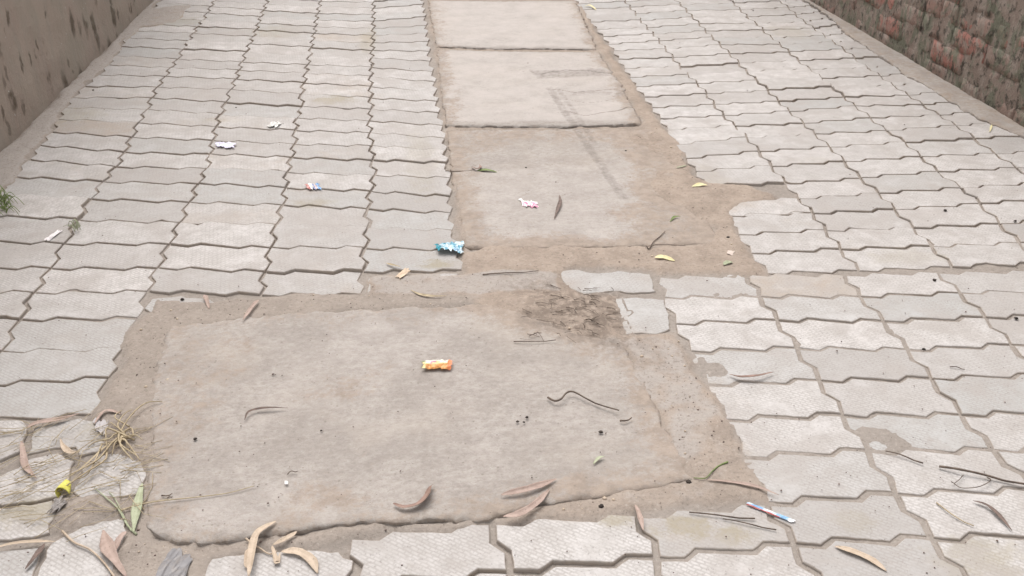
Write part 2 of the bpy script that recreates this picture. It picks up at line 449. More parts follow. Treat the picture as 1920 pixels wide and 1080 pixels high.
def stains(x, y):
    wx = x + (vn(x, y, 0.05, 3) - 0.5) * 0.03
    wy = y + (vn(x, y, 0.05, 9) - 0.5) * 0.03
    f = lambda L: np.max([sm(-0.03, 0.03, inpoly_d(wx, wy, p)) * s for p, s in L], axis=0)
    dirt, dark, light = f(DIRTS), f(DARKS), f(LIGHTS)
    for p, k in ((D_CENTRE, .7), (D_STRIP, .6), (D_RIGHT, .6), (D_EDGE, .5), (D_RING, .33)):
        dirt = np.maximum(dirt, k * sm(-0.11, 0.0, inpoly_d(wx, wy, p)))
    dark = np.maximum(dark, 0.72 * sm(-0.16, 0.03, inpoly_d(wx, wy, DARKS[0][0])))
    for p, r, s in CRACKS:
        dark = np.maximum(dark, min(1, s * 1.9) * (1 - sm(r * 0.4, r * 1.4, line_d(wx * (0.6 if r < 0.01 else 0.1) + x * (0.4 if r < 0.01 else 0.9), wy * (0.6 if r < 0.01 else 0.1) + y * (0.4 if r < 0.01 else 0.9), p))))
    return dirt, dark, light

# ------------------------------------------------------------------ ground and soil
gr = mesh_obj('ground', [(-400, -400, -0.06), (400, -400, -0.06), (400, 900, -0.06), (-400, 900, -0.06)], [(0, 1, 2, 3)], M['soil'], [(0, 0, 0)] * 4, smooth=False)
tag(gr, kind='structure')
xs = np.arange(-2.0, 2.35, 0.0095)
ys = [0.3]
while ys[-1] < 14.0: ys.append(ys[-1] + 0.0048 + 0.0042 * max(0, ys[-1] - 0.5))
ys = np.array(ys)
X, Y = np.meshgrid(xs, ys)
Z = np.full(X.shape, -0.0085) + (fbm(X, Y, 0.09, 5) - 0.5) * 0.006
MO = np.zeros(X.shape); SA = np.full(X.shape, 0.75)
WX = X + (fbm(X, Y, 0.06, 21) - 0.5) * 0.045
WY = Y + (fbm(X, Y, 0.06, 33) - 0.5) * 0.045
for poly, hgt, mo, sa in COVER:
    d = inpoly_d(WX, WY, poly)
    m = sm(-0.014, 0.012, d)
    z = hgt + (fbm(X, Y, 0.05, 41) - 0.5) * 0.007
    Z = Z * (1 - m) + np.maximum(z, Z) * m
    MO = MO * (1 - m) + mo * m
    SA = SA * (1 - m) + sa * m
# soil heaped over the broken middle and on the slab corner
d = inpoly_d(WX, WY, GG([(985,548),(1148,556),(1165,640),(1190,670),(1100,640),(1010,612),(900,575),(880,560)]))
Z = np.where(d > -0.03, np.maximum(Z, -0.006 + 0.0185 * sm(-0.03, 0.06, d) + (fbm(X, Y, 0.04, 77) - 0.5) * 0.012), Z)
d = inpoly_d(X + (WX - X) * 0.4, Y + (WY - Y) * 0.4, GG([(290,1002),(370,1016),(460,1006),(640,978),(700,975),(690,990),(640,996),(540,1012),(460,1024),(370,1034),(285,1022)]))
Z = np.where(d > -0.012, Z - 0.006 * sm(-0.012, 0.01, d), Z)
lf_ = 1 - sm(-0.35, -0.15, X - 0.0)
Z = np.where(Z < -0.004, Z + 0.001 * lf_, Z)
# the joints of the lower right are nearly full of grey sand
lr = sm(0.25, 0.5, X) * (1 - sm(2.0, 2.4, Y))
Z = np.where(Z < -0.004, Z + 0.0015 + 0.0035 * lr, Z)
DK = sm(-0.13, 0.05, inpoly_d(WX, WY, DARKS[0][0])) * 0.8
ctr = sm(-0.05, 0.05, inpoly_d(X, Y, S_BIG))
cols = np.stack([MO.ravel(), DK.ravel(), SA.ravel()], 1)
soil = mesh_obj('soil', np.stack([X.ravel(), Y.ravel(), Z.ravel()], 1), grid_faces(len(xs), len(ys)), M['soil'], cols)
tag(soil, kind='structure')
def soil_z(x, y):
    i = min(max(int((x - xs[0]) / 0.0095), 0), len(xs) - 1)
    j = min(max(int(np.searchsorted(ys, y)), 0), len(ys) - 1)
    return float(Z[j, i])

# ------------------------------------------------------------------ zigzag pavers
ROWP = [(0, 0), (0.2, -0.0085), (0.3, 0.0085), (0.7, -0.0085), (0.8, 0.0085), (1, 0)]
COLP = [(0, 0), (0.37, 0.0088), (0.62, -0.0088), (1, 0)]
class Field:
    def __init__(s, nodes):
        s.nd = {k: G(*v) for k, v in nodes.items()}
        K = list(s.nd)
        A = np.array([[1, c, r] for c, r in K], float)
        s.ax = np.linalg.lstsq(A, np.array([s.nd[k][0] for k in K]), rcond=None)[0]
        s.ay = np.linalg.lstsq(A, np.array([s.nd[k][1] for k in K]), rcond=None)[0]
        s.res = {}
        for c, r in K:
            x, y = s.nd[(c, r)]
            s.res.setdefault(c, []).append((r, x - s.ax @ (1, c, r), y - s.ay @ (1, c, r)))
        for c in s.res: s.res[c].sort()
    def node(s, c, r):
        if (c, r) in s.nd: return s.nd[(c, r)]
        cc = min(max(c, min(s.res)), max(s.res))
        while cc not in s.res: cc += 1
        R = s.res[cc]
        rr = [q[0] for q in R]
        # far away the course settles back to the regular bond
        dx = np.interp(r, rr, [q[1] for q in R]); dy = np.interp(r, rr, [q[2] for q in R])
        return (float(s.ax @ (1, c, r) + dx), float(s.ay @ (1, c, r) + dy))
PV, PF, PC = [], [], []
rg = random.Random(11)
def emit(outline, gap, zj=0.0009, tone=None, grey=None, dirt=None, chips=0.12, rim=0.0022):
    P = np.array(outline, float)
    n = len(P)
    area = 0.5 * np.sum(P[:, 0] * np.roll(P[:, 1], -1) - P[:, 1] * np.roll(P[:, 0], -1))
    if area < 0:
        P = P[::-1].copy()
        if not np.isscalar(gap): gap = list(gap)[::-1]
    def inset(Q, d):
        a = Q - np.roll(Q, 1, 0); b = np.roll(Q, -1, 0) - Q
        a /= np.linalg.norm(a, axis=1)[:, None] + 1e-9; b /= np.linalg.norm(b, axis=1)[:, None] + 1e-9
        nn = np.stack([-(a[:, 1] + b[:, 1]), a[:, 0] + b[:, 0]], 1)
        L = np.linalg.norm(nn, axis=1)[:, None]
        nn = nn / (L + 1e-9) / np.maximum(L / 2, 0.6)
        return Q + nn * (d if np.isscalar(d) else np.asarray(d)[:, None])
    Q = inset(P, gap)
    R = []
    far = P[:, 1].mean() > 5
    for i in range(n):
        a, b = Q[i], Q[(i + 1) % n]
        k = 1 if far else max(1, int(np.linalg.norm(b - a) / 0.013))
        for j in range(k): R.append(a + (b - a) * j / k)
    R = np.array(R)
    m = len(R)
    cx, cy = R.mean(0)
    j = (vn(R[:, 0], R[:, 1], 0.012, 51) - 0.5) * 0.0022
    if rg.random() < chips:
        q = R[rg.randrange(m)]
        j = j + 0.007 * np.exp(-((R[:, 0] - q[0]) ** 2 + (R[:, 1] - q[1]) ** 2) / 0.012 ** 2)
    R = inset(R, j)
    ang = rg.gauss(0, 0.004)
    R = (R - (cx, cy)) @ np.array([[math.cos(ang), math.sin(ang)], [-math.sin(ang), math.cos(ang)]]) + (cx, cy) + (rg.gauss(0, 0.0006), rg.gauss(0, 0.0006))
    z0 = rg.gauss(0, zj); sx = rg.gauss(0, 0.005); sy = rg.gauss(0, 0.007)
    tone = rg.betavariate(2.6, 1.6) if tone is None else tone
    grey = (rg.uniform(0.4, 0.95) if rg.random() < 0.22 else rg.uniform(0, 0.25)) if grey is None else grey
    dirt = max(0, rg.gauss(0.12, 0.2)) if dirt is None else dirt
    off = len(PV)
    T2 = inset(R, rim); T1 = inset(R, rim * 0.35)
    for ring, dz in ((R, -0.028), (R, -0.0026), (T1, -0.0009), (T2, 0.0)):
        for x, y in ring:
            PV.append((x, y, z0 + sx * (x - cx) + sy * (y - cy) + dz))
            PC.append((tone, dirt if dz == 0.0 else min(1, dirt + 0.85), grey, x, y))  # rims and sides: joint shade painted in along with the edge dirt
    for k in range(3):
        for i in range(m):
            i2 = (i + 1) % m
            PF.append((off + k * m + i, off + k * m + i2, off + (k + 1) * m + i2, off + (k + 1) * m + i))
    PF.append(tuple(off + 3 * m + i for i in range(m)))
def edge(a, b, prof):
    a, b = np.array(a), np.array(b)
    d = b - a
    L = np.linalg.norm(d)
    nrm = np.array((-d[1], d[0])) / L
    return [tuple(a + d * t + nrm * o) for t, o in prof]
def paver(f, c, r, gap, **kw):
    p00, p10, p11, p01 = f.node(c, r), f.node(c + 1, r), f.node(c + 1, r + 1), f.node(c, r + 1)
    bot = edge(p00, p10, ROWP)
    top = edge(p01, p11, ROWP)
    lft = edge(p00, p01, [(t, -o) for t, o in COLP])
    rgt = edge(p10, p11, [(t, -o) for t, o in COLP])
    emit(bot[:-1] + rgt[:-1] + top[::-1][:-1] + lft[::-1][:-1],
         [gap * rg.uniform(0.85, 1.35)] * 5 + [gap * 1.25] * 3 + [gap * rg.uniform(0.85, 1.35)] * 5 + [gap * 1.25] * 3, **kw)

LN = {}
def addc(D, c, pts):
    for r, (x, y) in pts.items(): D[(c, r)] = (x, y)
addc(LN, 0, {-3:(868,506),-2:(863,467),-1:(850,430),0:(846,397),1:(845,367),2:(845,334),3:(838,306),4:(836,283),5:(835,259),6:(832,235),7:(824,211),8:(820,190),9:(818,171),
             10:(817,153),11:(813,134),12:(808,114),13:(806,96),14:(804,78),15:(802,62),16:(800,48),17:(798,32)})
addc(LN, -1, {-4:(678,551),-3:(681,508),-2:(684,465),-1:(690,425),0:(689,390),1:(695,358),2:(702,328),3:(698,300),4:(697,273),5:(693,248),6:(692,226),7:(696,204),8:(695,183),9:(695,162),
              10:(695,143),11:(697,126),12:(697,108),13:(698,94),14:(699,80),15:(700,66),16:(700,53),17:(700,40)})
addc(LN, -2, {-4:(488,552),-3:(497,510),-2:(508,465),-1:(518,420),0:(530,383),1:(535,352),2:(538,322),3:(547,295),4:(552,270),5:(553,244),6:(556,221),7:(566,199),8:(565,176),9:(570,155),
              10:(573,137),11:(577,121),12:(581,104),13:(583,88),14:(586,75),15:(589,62),16:(591,50),17:(593,38)})
addc(LN, -3, {-8:(172,778),-7:(205,708),-6:(232,653),-5:(258,595),-4:(277,545),-3:(295,502),-2:(317,458),-1:(337,417),0:(355,378),1:(372,344),2:(388,315),3:(394,288),4:(399,263),5:(405,238),6:(413,214),
              7:(423,191),8:(433,167),9:(442,148),10:(448,131),11:(453,116),12:(462,97),13:(468,82),14:(475,68),15:(480,55),16:(484,43),17:(489,31)})
addc(LN, -4, {-6:(2,657),-5:(37,598),-4:(63,548),-3:(95,502),-2:(120,457),-1:(147,412),0:(170,372),1:(193,340),2:(217,312),3:(233,285),4:(247,257),5:(259,230),6:(276,205),7:(284,183),8:(294,163),
              9:(310,143),10:(320,127),11:(333,110),12:(343,92),13:(354,76),14:(362,62),15:(370,50),16:(380,38),17:(388,24)})
addc(LN, -5, {-3:(-108,502),-2:(-75,453),-1:(-45,408),0:(-8,365),1:(24,330),2:(53,298),3:(75,272),4:(96,247),5:(108,224),6:(122,202),7:(134,183),8:(158,162),9:(185,141),10:(203,122),
              11:(215,104),12:(226,86),13:(236,70),14:(249,57),15:(262,44),16:(275,30),17:(288,16)})
fl = Field(LN)
for r in range(-8, 62):
    for c in range(-6, 0):
        if c == -6 and r > -3: continue
        if c == -1 and r < -3: continue
        if c == -2 and r < -4: continue
        if c == -3 and r < -4: continue
        if c == -4 and r < -8: continue
        kw = {}
        px_row = r
        if r in (-1, 0, -2) or rg.random() < 0.2: kw['zj'] = 0.0022
        if c == -1: kw['dirt'] = 0.2
        if (c, r) in ((-2, 8), (-2, 9)): kw['dirt'] = 0.45
        paver(fl, c, r, 0.0025 if r > 3 else 0.0026, **kw)

RN = {}
addc(RN, 0, {0:(1437,513),1:(1407,475),2:(1383,440),3:(1360,405),4:(1338,375),5:(1318,347),6:(1303,321),7:(1286,297),8:(1266,271),9:(1250,243),10:(1237,221),11:(1221,201),12:(1207,182),
             13:(1190,163),14:(1180,145),15:(1170,128),16:(1158,110),17:(1150,95),18:(1140,83),19:(1130,69),20:(1118,55),21:(1106,42),22:(1098,30),23:(1091,18)})
addc(RN, 1, {0:(1610,507),1:(1576,467),2:(1548,432),3:(1524,400),4:(1497,372),5:(1472,343),6:(1446,311),7:(1424,283),8:(1400,257),9:(1378,235),10:(1357,216),11:(1339,195),12:(1325,175),
             13:(1307,156),14:(1290,140),15:(1275,124),16:(1262,107),17:(1248,91),18:(1236,76),19:(1225,63),20:(1213,51),21:(1201,38),22:(1192,25),23:(1182,13)})
addc(RN, 2, {0:(1785,501),1:(1747,462),2:(1713,427),3:(1678,392),4:(1648,362),5:(1613,333),6:(1583,302),7:(1556,275),8:(1528,250),9:(1507,230),10:(1480,208),11:(1460,190),12:(1440,170),
             13:(1418,150),14:(1400,133),15:(1386,117),16:(1368,100),17:(1350,83),18:(1336,69),19:(1323,57),20:(1311,44),21:(1298,31),22:(1287,19),23:(1276,7)})
addc(RN, 3, {0:(1952,494),1:(1912,455),2:(1875,419),3:(1838,381),4:(1803,352),5:(1758,321),6:(1727,293),7:(1697,266),8:(1663,244),9:(1632,220),10:(1603,198),11:(1583,182),12:(1560,163),
             13:(1540,146),14:(1519,129),15:(1497,113),16:(1480,97),17:(1463,83),18:(1447,70),19:(1431,56),20:(1418,44),21:(1401,31),22:(1388,18),23:(1376,6)})
addc(RN, 4, {3:(1990,372),4:(1950,343),5:(1906,315),6:(1866,287),7:(1827,259),8:(1792,235),9:(1762,215),10:(1731,196),11:(1704,179),12:(1676,161),13:(1651,142),14:(1629,126),15:(1603,108),
             16:(1582,92),17:(1563,78),18:(1546,66),19:(1526,53),20:(1509,41),21:(1492,27),22:(1478,14),23:(1463,2)})
addc(RN, 5, {5:(2060,306),6:(2010,279),7:(1960,252),8:(1905,228),9:(1860,205),10:(1822,188),11:(1790,168),12:(1755,150),13:(1722,133),14:(1695,118),15:(1667,103),16:(1640,88),17:(1616,75),18:(1590,60),
             19:(1570,46),20:(1553,33),21:(1537,22)})
fr = Field(RN)
for r in range(0, 66):
    for c in range(0, 6):
        if c == 5 and r >= 6: continue
        if c == 0 and r in (3, 4) : 
            if r == 4: continue
        paver(fr, c, r, 0.0026 if r < 8 else 0.0022, tone=rg.betavariate(2.8, 1.3), zj=0.0010 if rg.random() < 0.75 else 0.0025,
              dirt=0.15 if c else 0.22)
BN = {}
addc(BN, 0, {0:(1400,514),-1:(1425,556),-2:(1457,600),-3:(1495,652),-4:(1537,713),-5:(1580,777),-6:(1628,843),-7:(1680,925),-8:(1747,1010),-9:(1822,1100)})
addc(BN, 1, {0:(1583,515),-1:(1613,556),-2:(1657,602),-3:(1702,655),-4:(1747,710),-5:(1803,777),-6:(1863,843),-7:(1940,918),-8:(2010,1000),-9:(2100,1090)})
addc(BN, 2, {0:(1757,510),-1:(1800,549),-2:(1848,595),-3:(1896,646),-4:(1958,704),-5:(2025,772)})
addc(BN, 3, {0:(1935,506),-1:(1990,545),-2:(2042,590)})
addc(BN, -1, {0:(1236,517),-1:(1243,555),-2:(1264,607),-3:(1292,659),-4:(1325,719),-5:(1357,785),-6:(1388,856),-7:(1437,944),-8:(1488,1020),-9:(1545,1110)})
addc(BN, -2, {-7:(1195,964),-8:(1231,1045),-9:(1262,1128)})
addc(BN, -3, {-7:(922,979),-8:(956,1072),-9:(975,1160)})
addc(BN, -4, {-7:(655,1008),-8:(668,1098),-9:(675,1185)})
fb = Field(BN)
for r in range(-13, 0):
    for c in range(-8, 6):
        if c < -1 and r > -8: continue
        if c < -4 and r > -10: continue
        kw = dict(tone=rg.betavariate(3, 1.3), zj=0.001, dirt=max(0, rg.gauss(0.08, 0.12)))
        if (c, r) == (0, -1): kw.update(dirt=0.75)
        if c == -2 and r == -8: kw.update(dirt=0.38)
        if c == -1: kw.update(dirt=0.15)
        paver(fb, c, r, 0.0033 if r > -6 else 0.0042, **kw)
# pieces cut or broken to fit round the slabs
def piece(pts, **kw):
    P = GG(pts)
    Q = []
    for i in range(len(P)):
        a, b = np.array(P[i]), np.array(P[(i + 1) % len(P)])
        k = max(1, int(np.linalg.norm(b - a) / 0.014))
        for j in range(k):
            q = a + (b - a) * j / k
            Q.append(q + np.array((rg.gauss(0, 0.0016), rg.gauss(0, 0.0016))))
    emit(Q, 0.0012, chips=0.4, **kw)
piece([(283,560),(340,555),(398,560),(412,576),(390,592),(330,597),(290,594),(272,578)], tone=0.9, dirt=0.35, zj=0)
piece([(145,905),(150,880),(185,855),(215,848),(262,866),(276,895),(262,929),(200,938),(150,936),(133,925)], tone=0.85, dirt=0.15)
piece([(128,902),(122,930),(70,942),(20,945),(-60,950),(-60,905),(0,890),(60,858),(110,846),(138,862)], tone=0.85, dirt=0.2)
piece([(-60,800),(-10,788),(45,788),(50,805),(42,845),(0,862),(-60,870)], tone=0.95, dirt=0.05)
piece([(62,800),(150,782),(190,790),(208,818),(190,845),(148,852),(140,838),(90,842),(52,850)], tone=0.7, dirt=0.3)
piece([(-60,955),(20,952),(100,938),(108,960),(92,985),(95,1000),(0,1020),(-60,1025)], tone=0.9, dirt=0.25)
piece([(75,1062),(98,1018),(140,995),(190,978),(243,970),(246,985),(226,1030),(212,1075),(200,1110),(60,1110)], tone=0.9, dirt=0.12)
piece([(-60,1035),(20,1030),(85,1022),(70,1055),(55,1110),(-60,1120)], tone=0.8, dirt=0.1)
piece([(1150,560),(1195,557),(1246,562),(1256,590),(1257,618),(1232,628),(1176,628),(1163,608),(1160,585)], tone=0.8, grey=0.7, dirt=0.05, zj=0)
piece([(1047,510),(1075,505),(1120,512),(1160,507),(1222,513),(1231,546),(1190,550),(1150,546),(1095,553),(1064,538)], tone=0.8, grey=0.7, dirt=0.08, zj=0)
piece([(385,1062),(400,1042),(450,1036),(560,1030),(635,1034),(662,1050),(655,1110),(380,1110)], tone=0.9, dirt=0.15, zj=0)
piece([(1372,395),(1400,384),(1440,375),(1492,373),(1520,398),(1440,406),(1372,405)], tone=0.8, grey=0.2, dirt=0.2, zj=0)
# broken paver left of the middle: three thin flat pieces
piece([(690,522),(745,518),(760,535),(730,548),(688,548)], tone=0.3, grey=0.5, dirt=0.35, zj=0)
piece([(772,530),(800,512),(858,512),(856,538),(820,545),(780,544)], tone=0.7, grey=0.2, dirt=0.35, zj=0)
PC = np.array(PC)
dd = np.max([sm(-0.07, 0.015, inpoly_d(PC[:, 3], PC[:, 4], q)) * k for q, k in ((D_CENTRE, .55), (D_STRIP, .5), (D_RING, .4), (D_RIGHT, .5), (M_LEFT, .45), (D_EDGE, .4), (D_TOPLEFT, .5))], axis=0)
PC[:, 1] = np.clip(np.maximum(PC[:, 1], dd) + 0.25 * (vn(PC[:, 3], PC[:, 4], 0.3, 88) - 0.5), 0, 1)
PC = PC[:, :3]
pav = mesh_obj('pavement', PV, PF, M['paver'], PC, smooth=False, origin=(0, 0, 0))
tag(pav, kind='structure')

# ------------------------------------------------------------------ concrete slabs
def resample(P, n):
    P = np.array(P, float)
    s = np.r_[0, np.cumsum(np.linalg.norm(np.diff(P, axis=0), axis=1))]
    t = np.linspace(0, s[-1], n)
    return np.stack([np.interp(t, s, P[:, 0]), np.interp(t, s, P[:, 1])], 1)
def coons(name, bot, rgt, top, lft, ztop, step=0.006, rough=0.004, thick=0.05, tilt=(0, 0), world=False, extra=None, seed=1, edgechip=0.012, dirt0=0.0):
    """slab between four sides (each running left to right or near to far)"""
    cv = (lambda p: p) if world else GG
    bot, rgt, top, lft = cv(bot), cv(rgt), cv(top), cv(lft)
    L = lambda P: float(np.sum(np.linalg.norm(np.diff(np.array(P), axis=0), axis=1)))
    nu = max(6, int(max(L(bot), L(top)) / step)); nv = max(6, int(max(L(lft), L(rgt)) / step))
    b, t_, l, r = resample(bot, nu), resample(top, nu), resample(lft, nv), resample(rgt, nv)
    u = np.linspace(0, 1, nu)[None, :, None]; v = np.linspace(0, 1, nv)[:, None, None]
    Q = (1 - v) * b[None] + v * t_[None] + (1 - u) * l[:, None] + u * r[:, None]
    Q -= (1 - u) * (1 - v) * b[0] + u * (1 - v) * b[-1] + (1 - u) * v * t_[0] + u * v * t_[-1]
    x, y = Q[..., 0].copy(), Q[..., 1].copy()
    ed = np.minimum(np.minimum(np.arange(nu)[None, :], nu - 1 - np.arange(nu)[None, :]) + 0 * x,
                    np.minimum(np.arange(nv)[:, None], nv - 1 - np.arange(nv)[:, None]) + 0 * x)
    fall = np.exp(-ed / 3.0)
    dx = (fbm(x, y, 0.03, seed) - 0.5) * rough * 4; dy = (fbm(x, y, 0.03, seed + 50) - 0.5) * rough * 4
    x += dx * fall; y += dy * fall
    cx, cy = x.mean(), y.mean()
    z = ztop + (fbm(x, y, 0.16, seed + 7) - 0.5) * 0.004 + (fbm(x, y, 0.02, seed + 9) - 0.5) * 0.0012 + tilt[0] * (x - cx) + tilt[1] * (y - cy)
    z -= np.where(ed == 0, 0.0022, np.where(ed == 1, 0.0004, 0)) + np.exp(-ed / 0.8) * edgechip * 0.8 * sm(0.5, 0.7, fbm(x, y, 0.026, seed + 13))
    dirt, dark, light = stains(x, y)
    z -= 0.003 * np.clip(dark - 0.45, 0, 1)
    dirt = np.clip(dirt + dirt0 + 0.25 * np.exp(-ed / 6.0) * vn(x, y, 0.07, 4), 0, 1)
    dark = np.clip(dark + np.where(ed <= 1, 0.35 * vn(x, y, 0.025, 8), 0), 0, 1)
    V = [np.stack([x.ravel(), y.ravel(), z.ravel()], 1)]
    C = [np.stack([dirt.ravel(), dark.ravel(), light.ravel()], 1)]
    F = grid_faces(nu, nv)
    loop = [i for i in range(nu)] + [j * nu + nu - 1 for j in range(1, nv)] + [(nv - 1) * nu + i for i in range(nu - 2, -1, -1)] + [j * nu for j in range(nv - 2, 0, -1)]
    base = nu * nv
    k = len(loop)
    V0 = V[0][loop]
    for q, (dz) in enumerate((-0.012, -thick)):
        Vq = V0.copy(); Vq[:, 2] += dz
        Vq[:, :2] += ((np.stack([vn(V0[:, 0], V0[:, 1], 0.012, 61 + q), vn(V0[:, 0], V0[:, 1], 0.012, 71 + q)], 1)) - 0.5) * 0.005
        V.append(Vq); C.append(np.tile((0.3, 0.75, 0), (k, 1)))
    for i in range(k):
        i2 = (i + 1) % k
        F.append((loop[i], base + i, base + i2, loop[i2]))
        F.append((base + i, base + k + i, base + k + i2, base + i2))
    F.append(tuple(base + k + i for i in range(k)))
    o = mesh_obj(name, np.concatenate(V), F, M['conc'], np.concatenate(C))
    ng = (nu - 1) * (nv - 1)
    o.data.polygons.foreach_set('use_smooth', [i < ng for i in range(len(F))])
    return o
G_SLAB = 'concrete drain cover slabs down the middle of the lane'
s4 = coons('concrete_slab', [(278,1000),(302,1012),(370,1022),(460,1010),(560,998),(640,983),(740,983),(800,976),(900,977),(1000,952),(1180,925),(1300,898)],
           [(1300,898),(1245,800),(1205,700),(1165,640),(1140,562)], [(320,614),(480,594),(640,584),(860,573),(1000,566),(1140,562)],
           [(278,1000),(283,820),(288,700),(320,614)], 0.0048, seed=3, rough=0.006, tilt=(-0.002, -0.002), edgechip=0.012, dirt0=0.08)
tag(s4, 'largest concrete slab, foreground, with an orange and yellow wrapper lying on it', 'concrete slab', G_SLAB)
s3 = coons('concrete_slab', [(872,464),(1000,467),(1200,462),(1352,458)], [(1352,458),(1300,360),(1238,243)], [(838,245),(1000,243),(1238,243)],
           [(872,464),(850,350),(838,245)], 0.0025, seed=13, dirt0=0.14)
tag(s3, 'square concrete slab with a brown leaf and pink wrapper on it, behind the largest slab', 'concrete slab', G_SLAB)
s2 = coons('concrete_slab', [(836,238),(940,240),(1060,240),(1203,235)], [(1203,235),(1165,160),(1122,99)], [(819,93),(930,97),(1030,98),(1122,99)],
           [(836,238),(826,160),(819,93)], 0.0055, seed=23, tilt=(0, -0.005))
tag(s2, 'cracked pale concrete slab with a dark rough patch near its right side', 'concrete slab', G_SLAB)
s1 = coons('concrete_slab', [(818,89),(930,93),(1030,93),(1120,95)], [(1120,95),(1100,50),(1079,3)], [(803,3),(940,4),(1079,3)],
           [(818,89),(810,45),(803,3)], 0.006, seed=33)
tag(s1, 'clean pale concrete slab at the top edge of the photo', 'concrete slab', G_SLAB)
# the same row of slabs goes on up the lane
a, b = np.array(G(802, 0)), np.array(G(1077, 0))
dirv = (np.array(G(802, 0)) - np.array(G(822, 110))); dirv /= np.linalg.norm(dirv)
for k in range(7):
    p, q = a + dirv * 0.62 * k + dirv * 0.01, b + dirv * 0.62 * k + dirv * 0.01
    p2, q2 = p + dirv * 0.60, q + dirv * 0.60
    s0 = coons('concrete_slab', [tuple(p), tuple(q)], [tuple(q), tuple(q2)], [tuple(p2), tuple(q2)], [tuple(p), tuple(p2)], 0.005, step=0.02, world=True, seed=40 + k)
    tag(s0, 'concrete slab farther up the lane beyond the clean pale slab', 'concrete slab', G_SLAB)

# cement edging at the foot of the brick wall
WR0, WR1 = np.array(G(1513, 0)), np.array(G(1920, 241))
wd = (WR0 - WR1) / np.linalg.norm(WR0 - WR1)
wallR = lambda s: tuple(WR1 + wd * s)
inner = [(2700,830),(2300,520),(2060,345),(1925,262),(1870,240),(1830,222),(1788,196),(1735,162),(1700,143),(1672,121),(1634,96),(1588,66),(1556,34),(1520,8),(1483,-14),(1445,-40),(1400,-70)]
IN = GG(inner)
def proj(p): return float(np.dot(np.array(p) - WR1, wd))
OUT = [wallR(proj(p)) for p in IN]
OUT = [tuple(np.array(p) + 0.012 * np.array((wd[1], -wd[0]))) for p in OUT]
i0, i1 = np.array(IN[-1]), np.array(OUT[-1])
IN2 = IN + [tuple(i0 + wd * 6)]; OUT2 = OUT + [tuple(i1 + wd * 6)]
ce = coons('edging', [IN2[0], OUT2[0]], OUT2, [IN2[-1], OUT2[-1]], IN2, 0.007, step=0.014, rough=0.008, world=True, seed=77, edgechip=0.01, dirt0=0.38)
tag(ce, kind='structure')

# ------------------------------------------------------------------ walls
def frame(P0, P1):
    P0, P1 = np.array(P0), np.array(P1)
    d = (P1 - P0); d /= np.linalg.norm(d)
    return P0, d, np.array((-d[1], d[0]))
# plastered wall, left
P0, d, nl = frame(G(0, 290), G(290, 0))        # near to far; nl points left, away from the lane
Lw0, Lw1, Hh = -2.2, 9.0, 1.3
ss = np.arange(Lw0, Lw1, 0.03); zz = np.concatenate([np.arange(-0.05, 1.0, 0.02), np.arange(1.0, Hh + 0.01, 0.1)])
SS, ZZ = np.meshgrid(ss, zz)
off = (fbm(SS, ZZ, 0.35, 91) - 0.5) * 0.03 + (fbm(SS, ZZ, 0.05, 95) - 0.5) * 0.006
VX = P0[0] + d[0] * SS + nl[0] * off; VY = P0[1] + d[1] * SS + nl[1] * off
V = np.stack([VX.ravel(), VY.ravel(), ZZ.ravel()], 1)
F = grid_faces(len(ss), len(zz))
n = len(V); T = 0.22
cor = []
for s_, z_ in ((ss[0], zz[0]), (ss[-1], zz[0]), (ss[-1], zz[-1]), (ss[0], zz[-1])):
    cor.append((P0[0] + d[0] * s_ + nl[0] * T, P0[1] + d[1] * s_ + nl[1] * T, z_))
V = np.concatenate([V, np.array(cor)])
nu, nv = len(ss), len(zz)
F += [(n + 1, n, n + 3, n + 2), tuple([(nv - 1) * nu + i for i in range(nu)] + [n + 2, n + 3]),
      tuple([j * nu for j in range(nv)] + [n + 3, n]), tuple([j * nu + nu - 1 for j in range(nv - 1, -1, -1)] + [n + 1, n + 2])]
wl = mesh_obj('plastered_wall', V, F, M['plaster'])
wl.data.polygons.foreach_set('use_smooth', [i < (nu - 1) * (nv - 1) for i in range(len(wl.data.polygons))])
tag(wl, 'grey-brown cement plastered wall with dark vertical stains along the left side', 'wall')
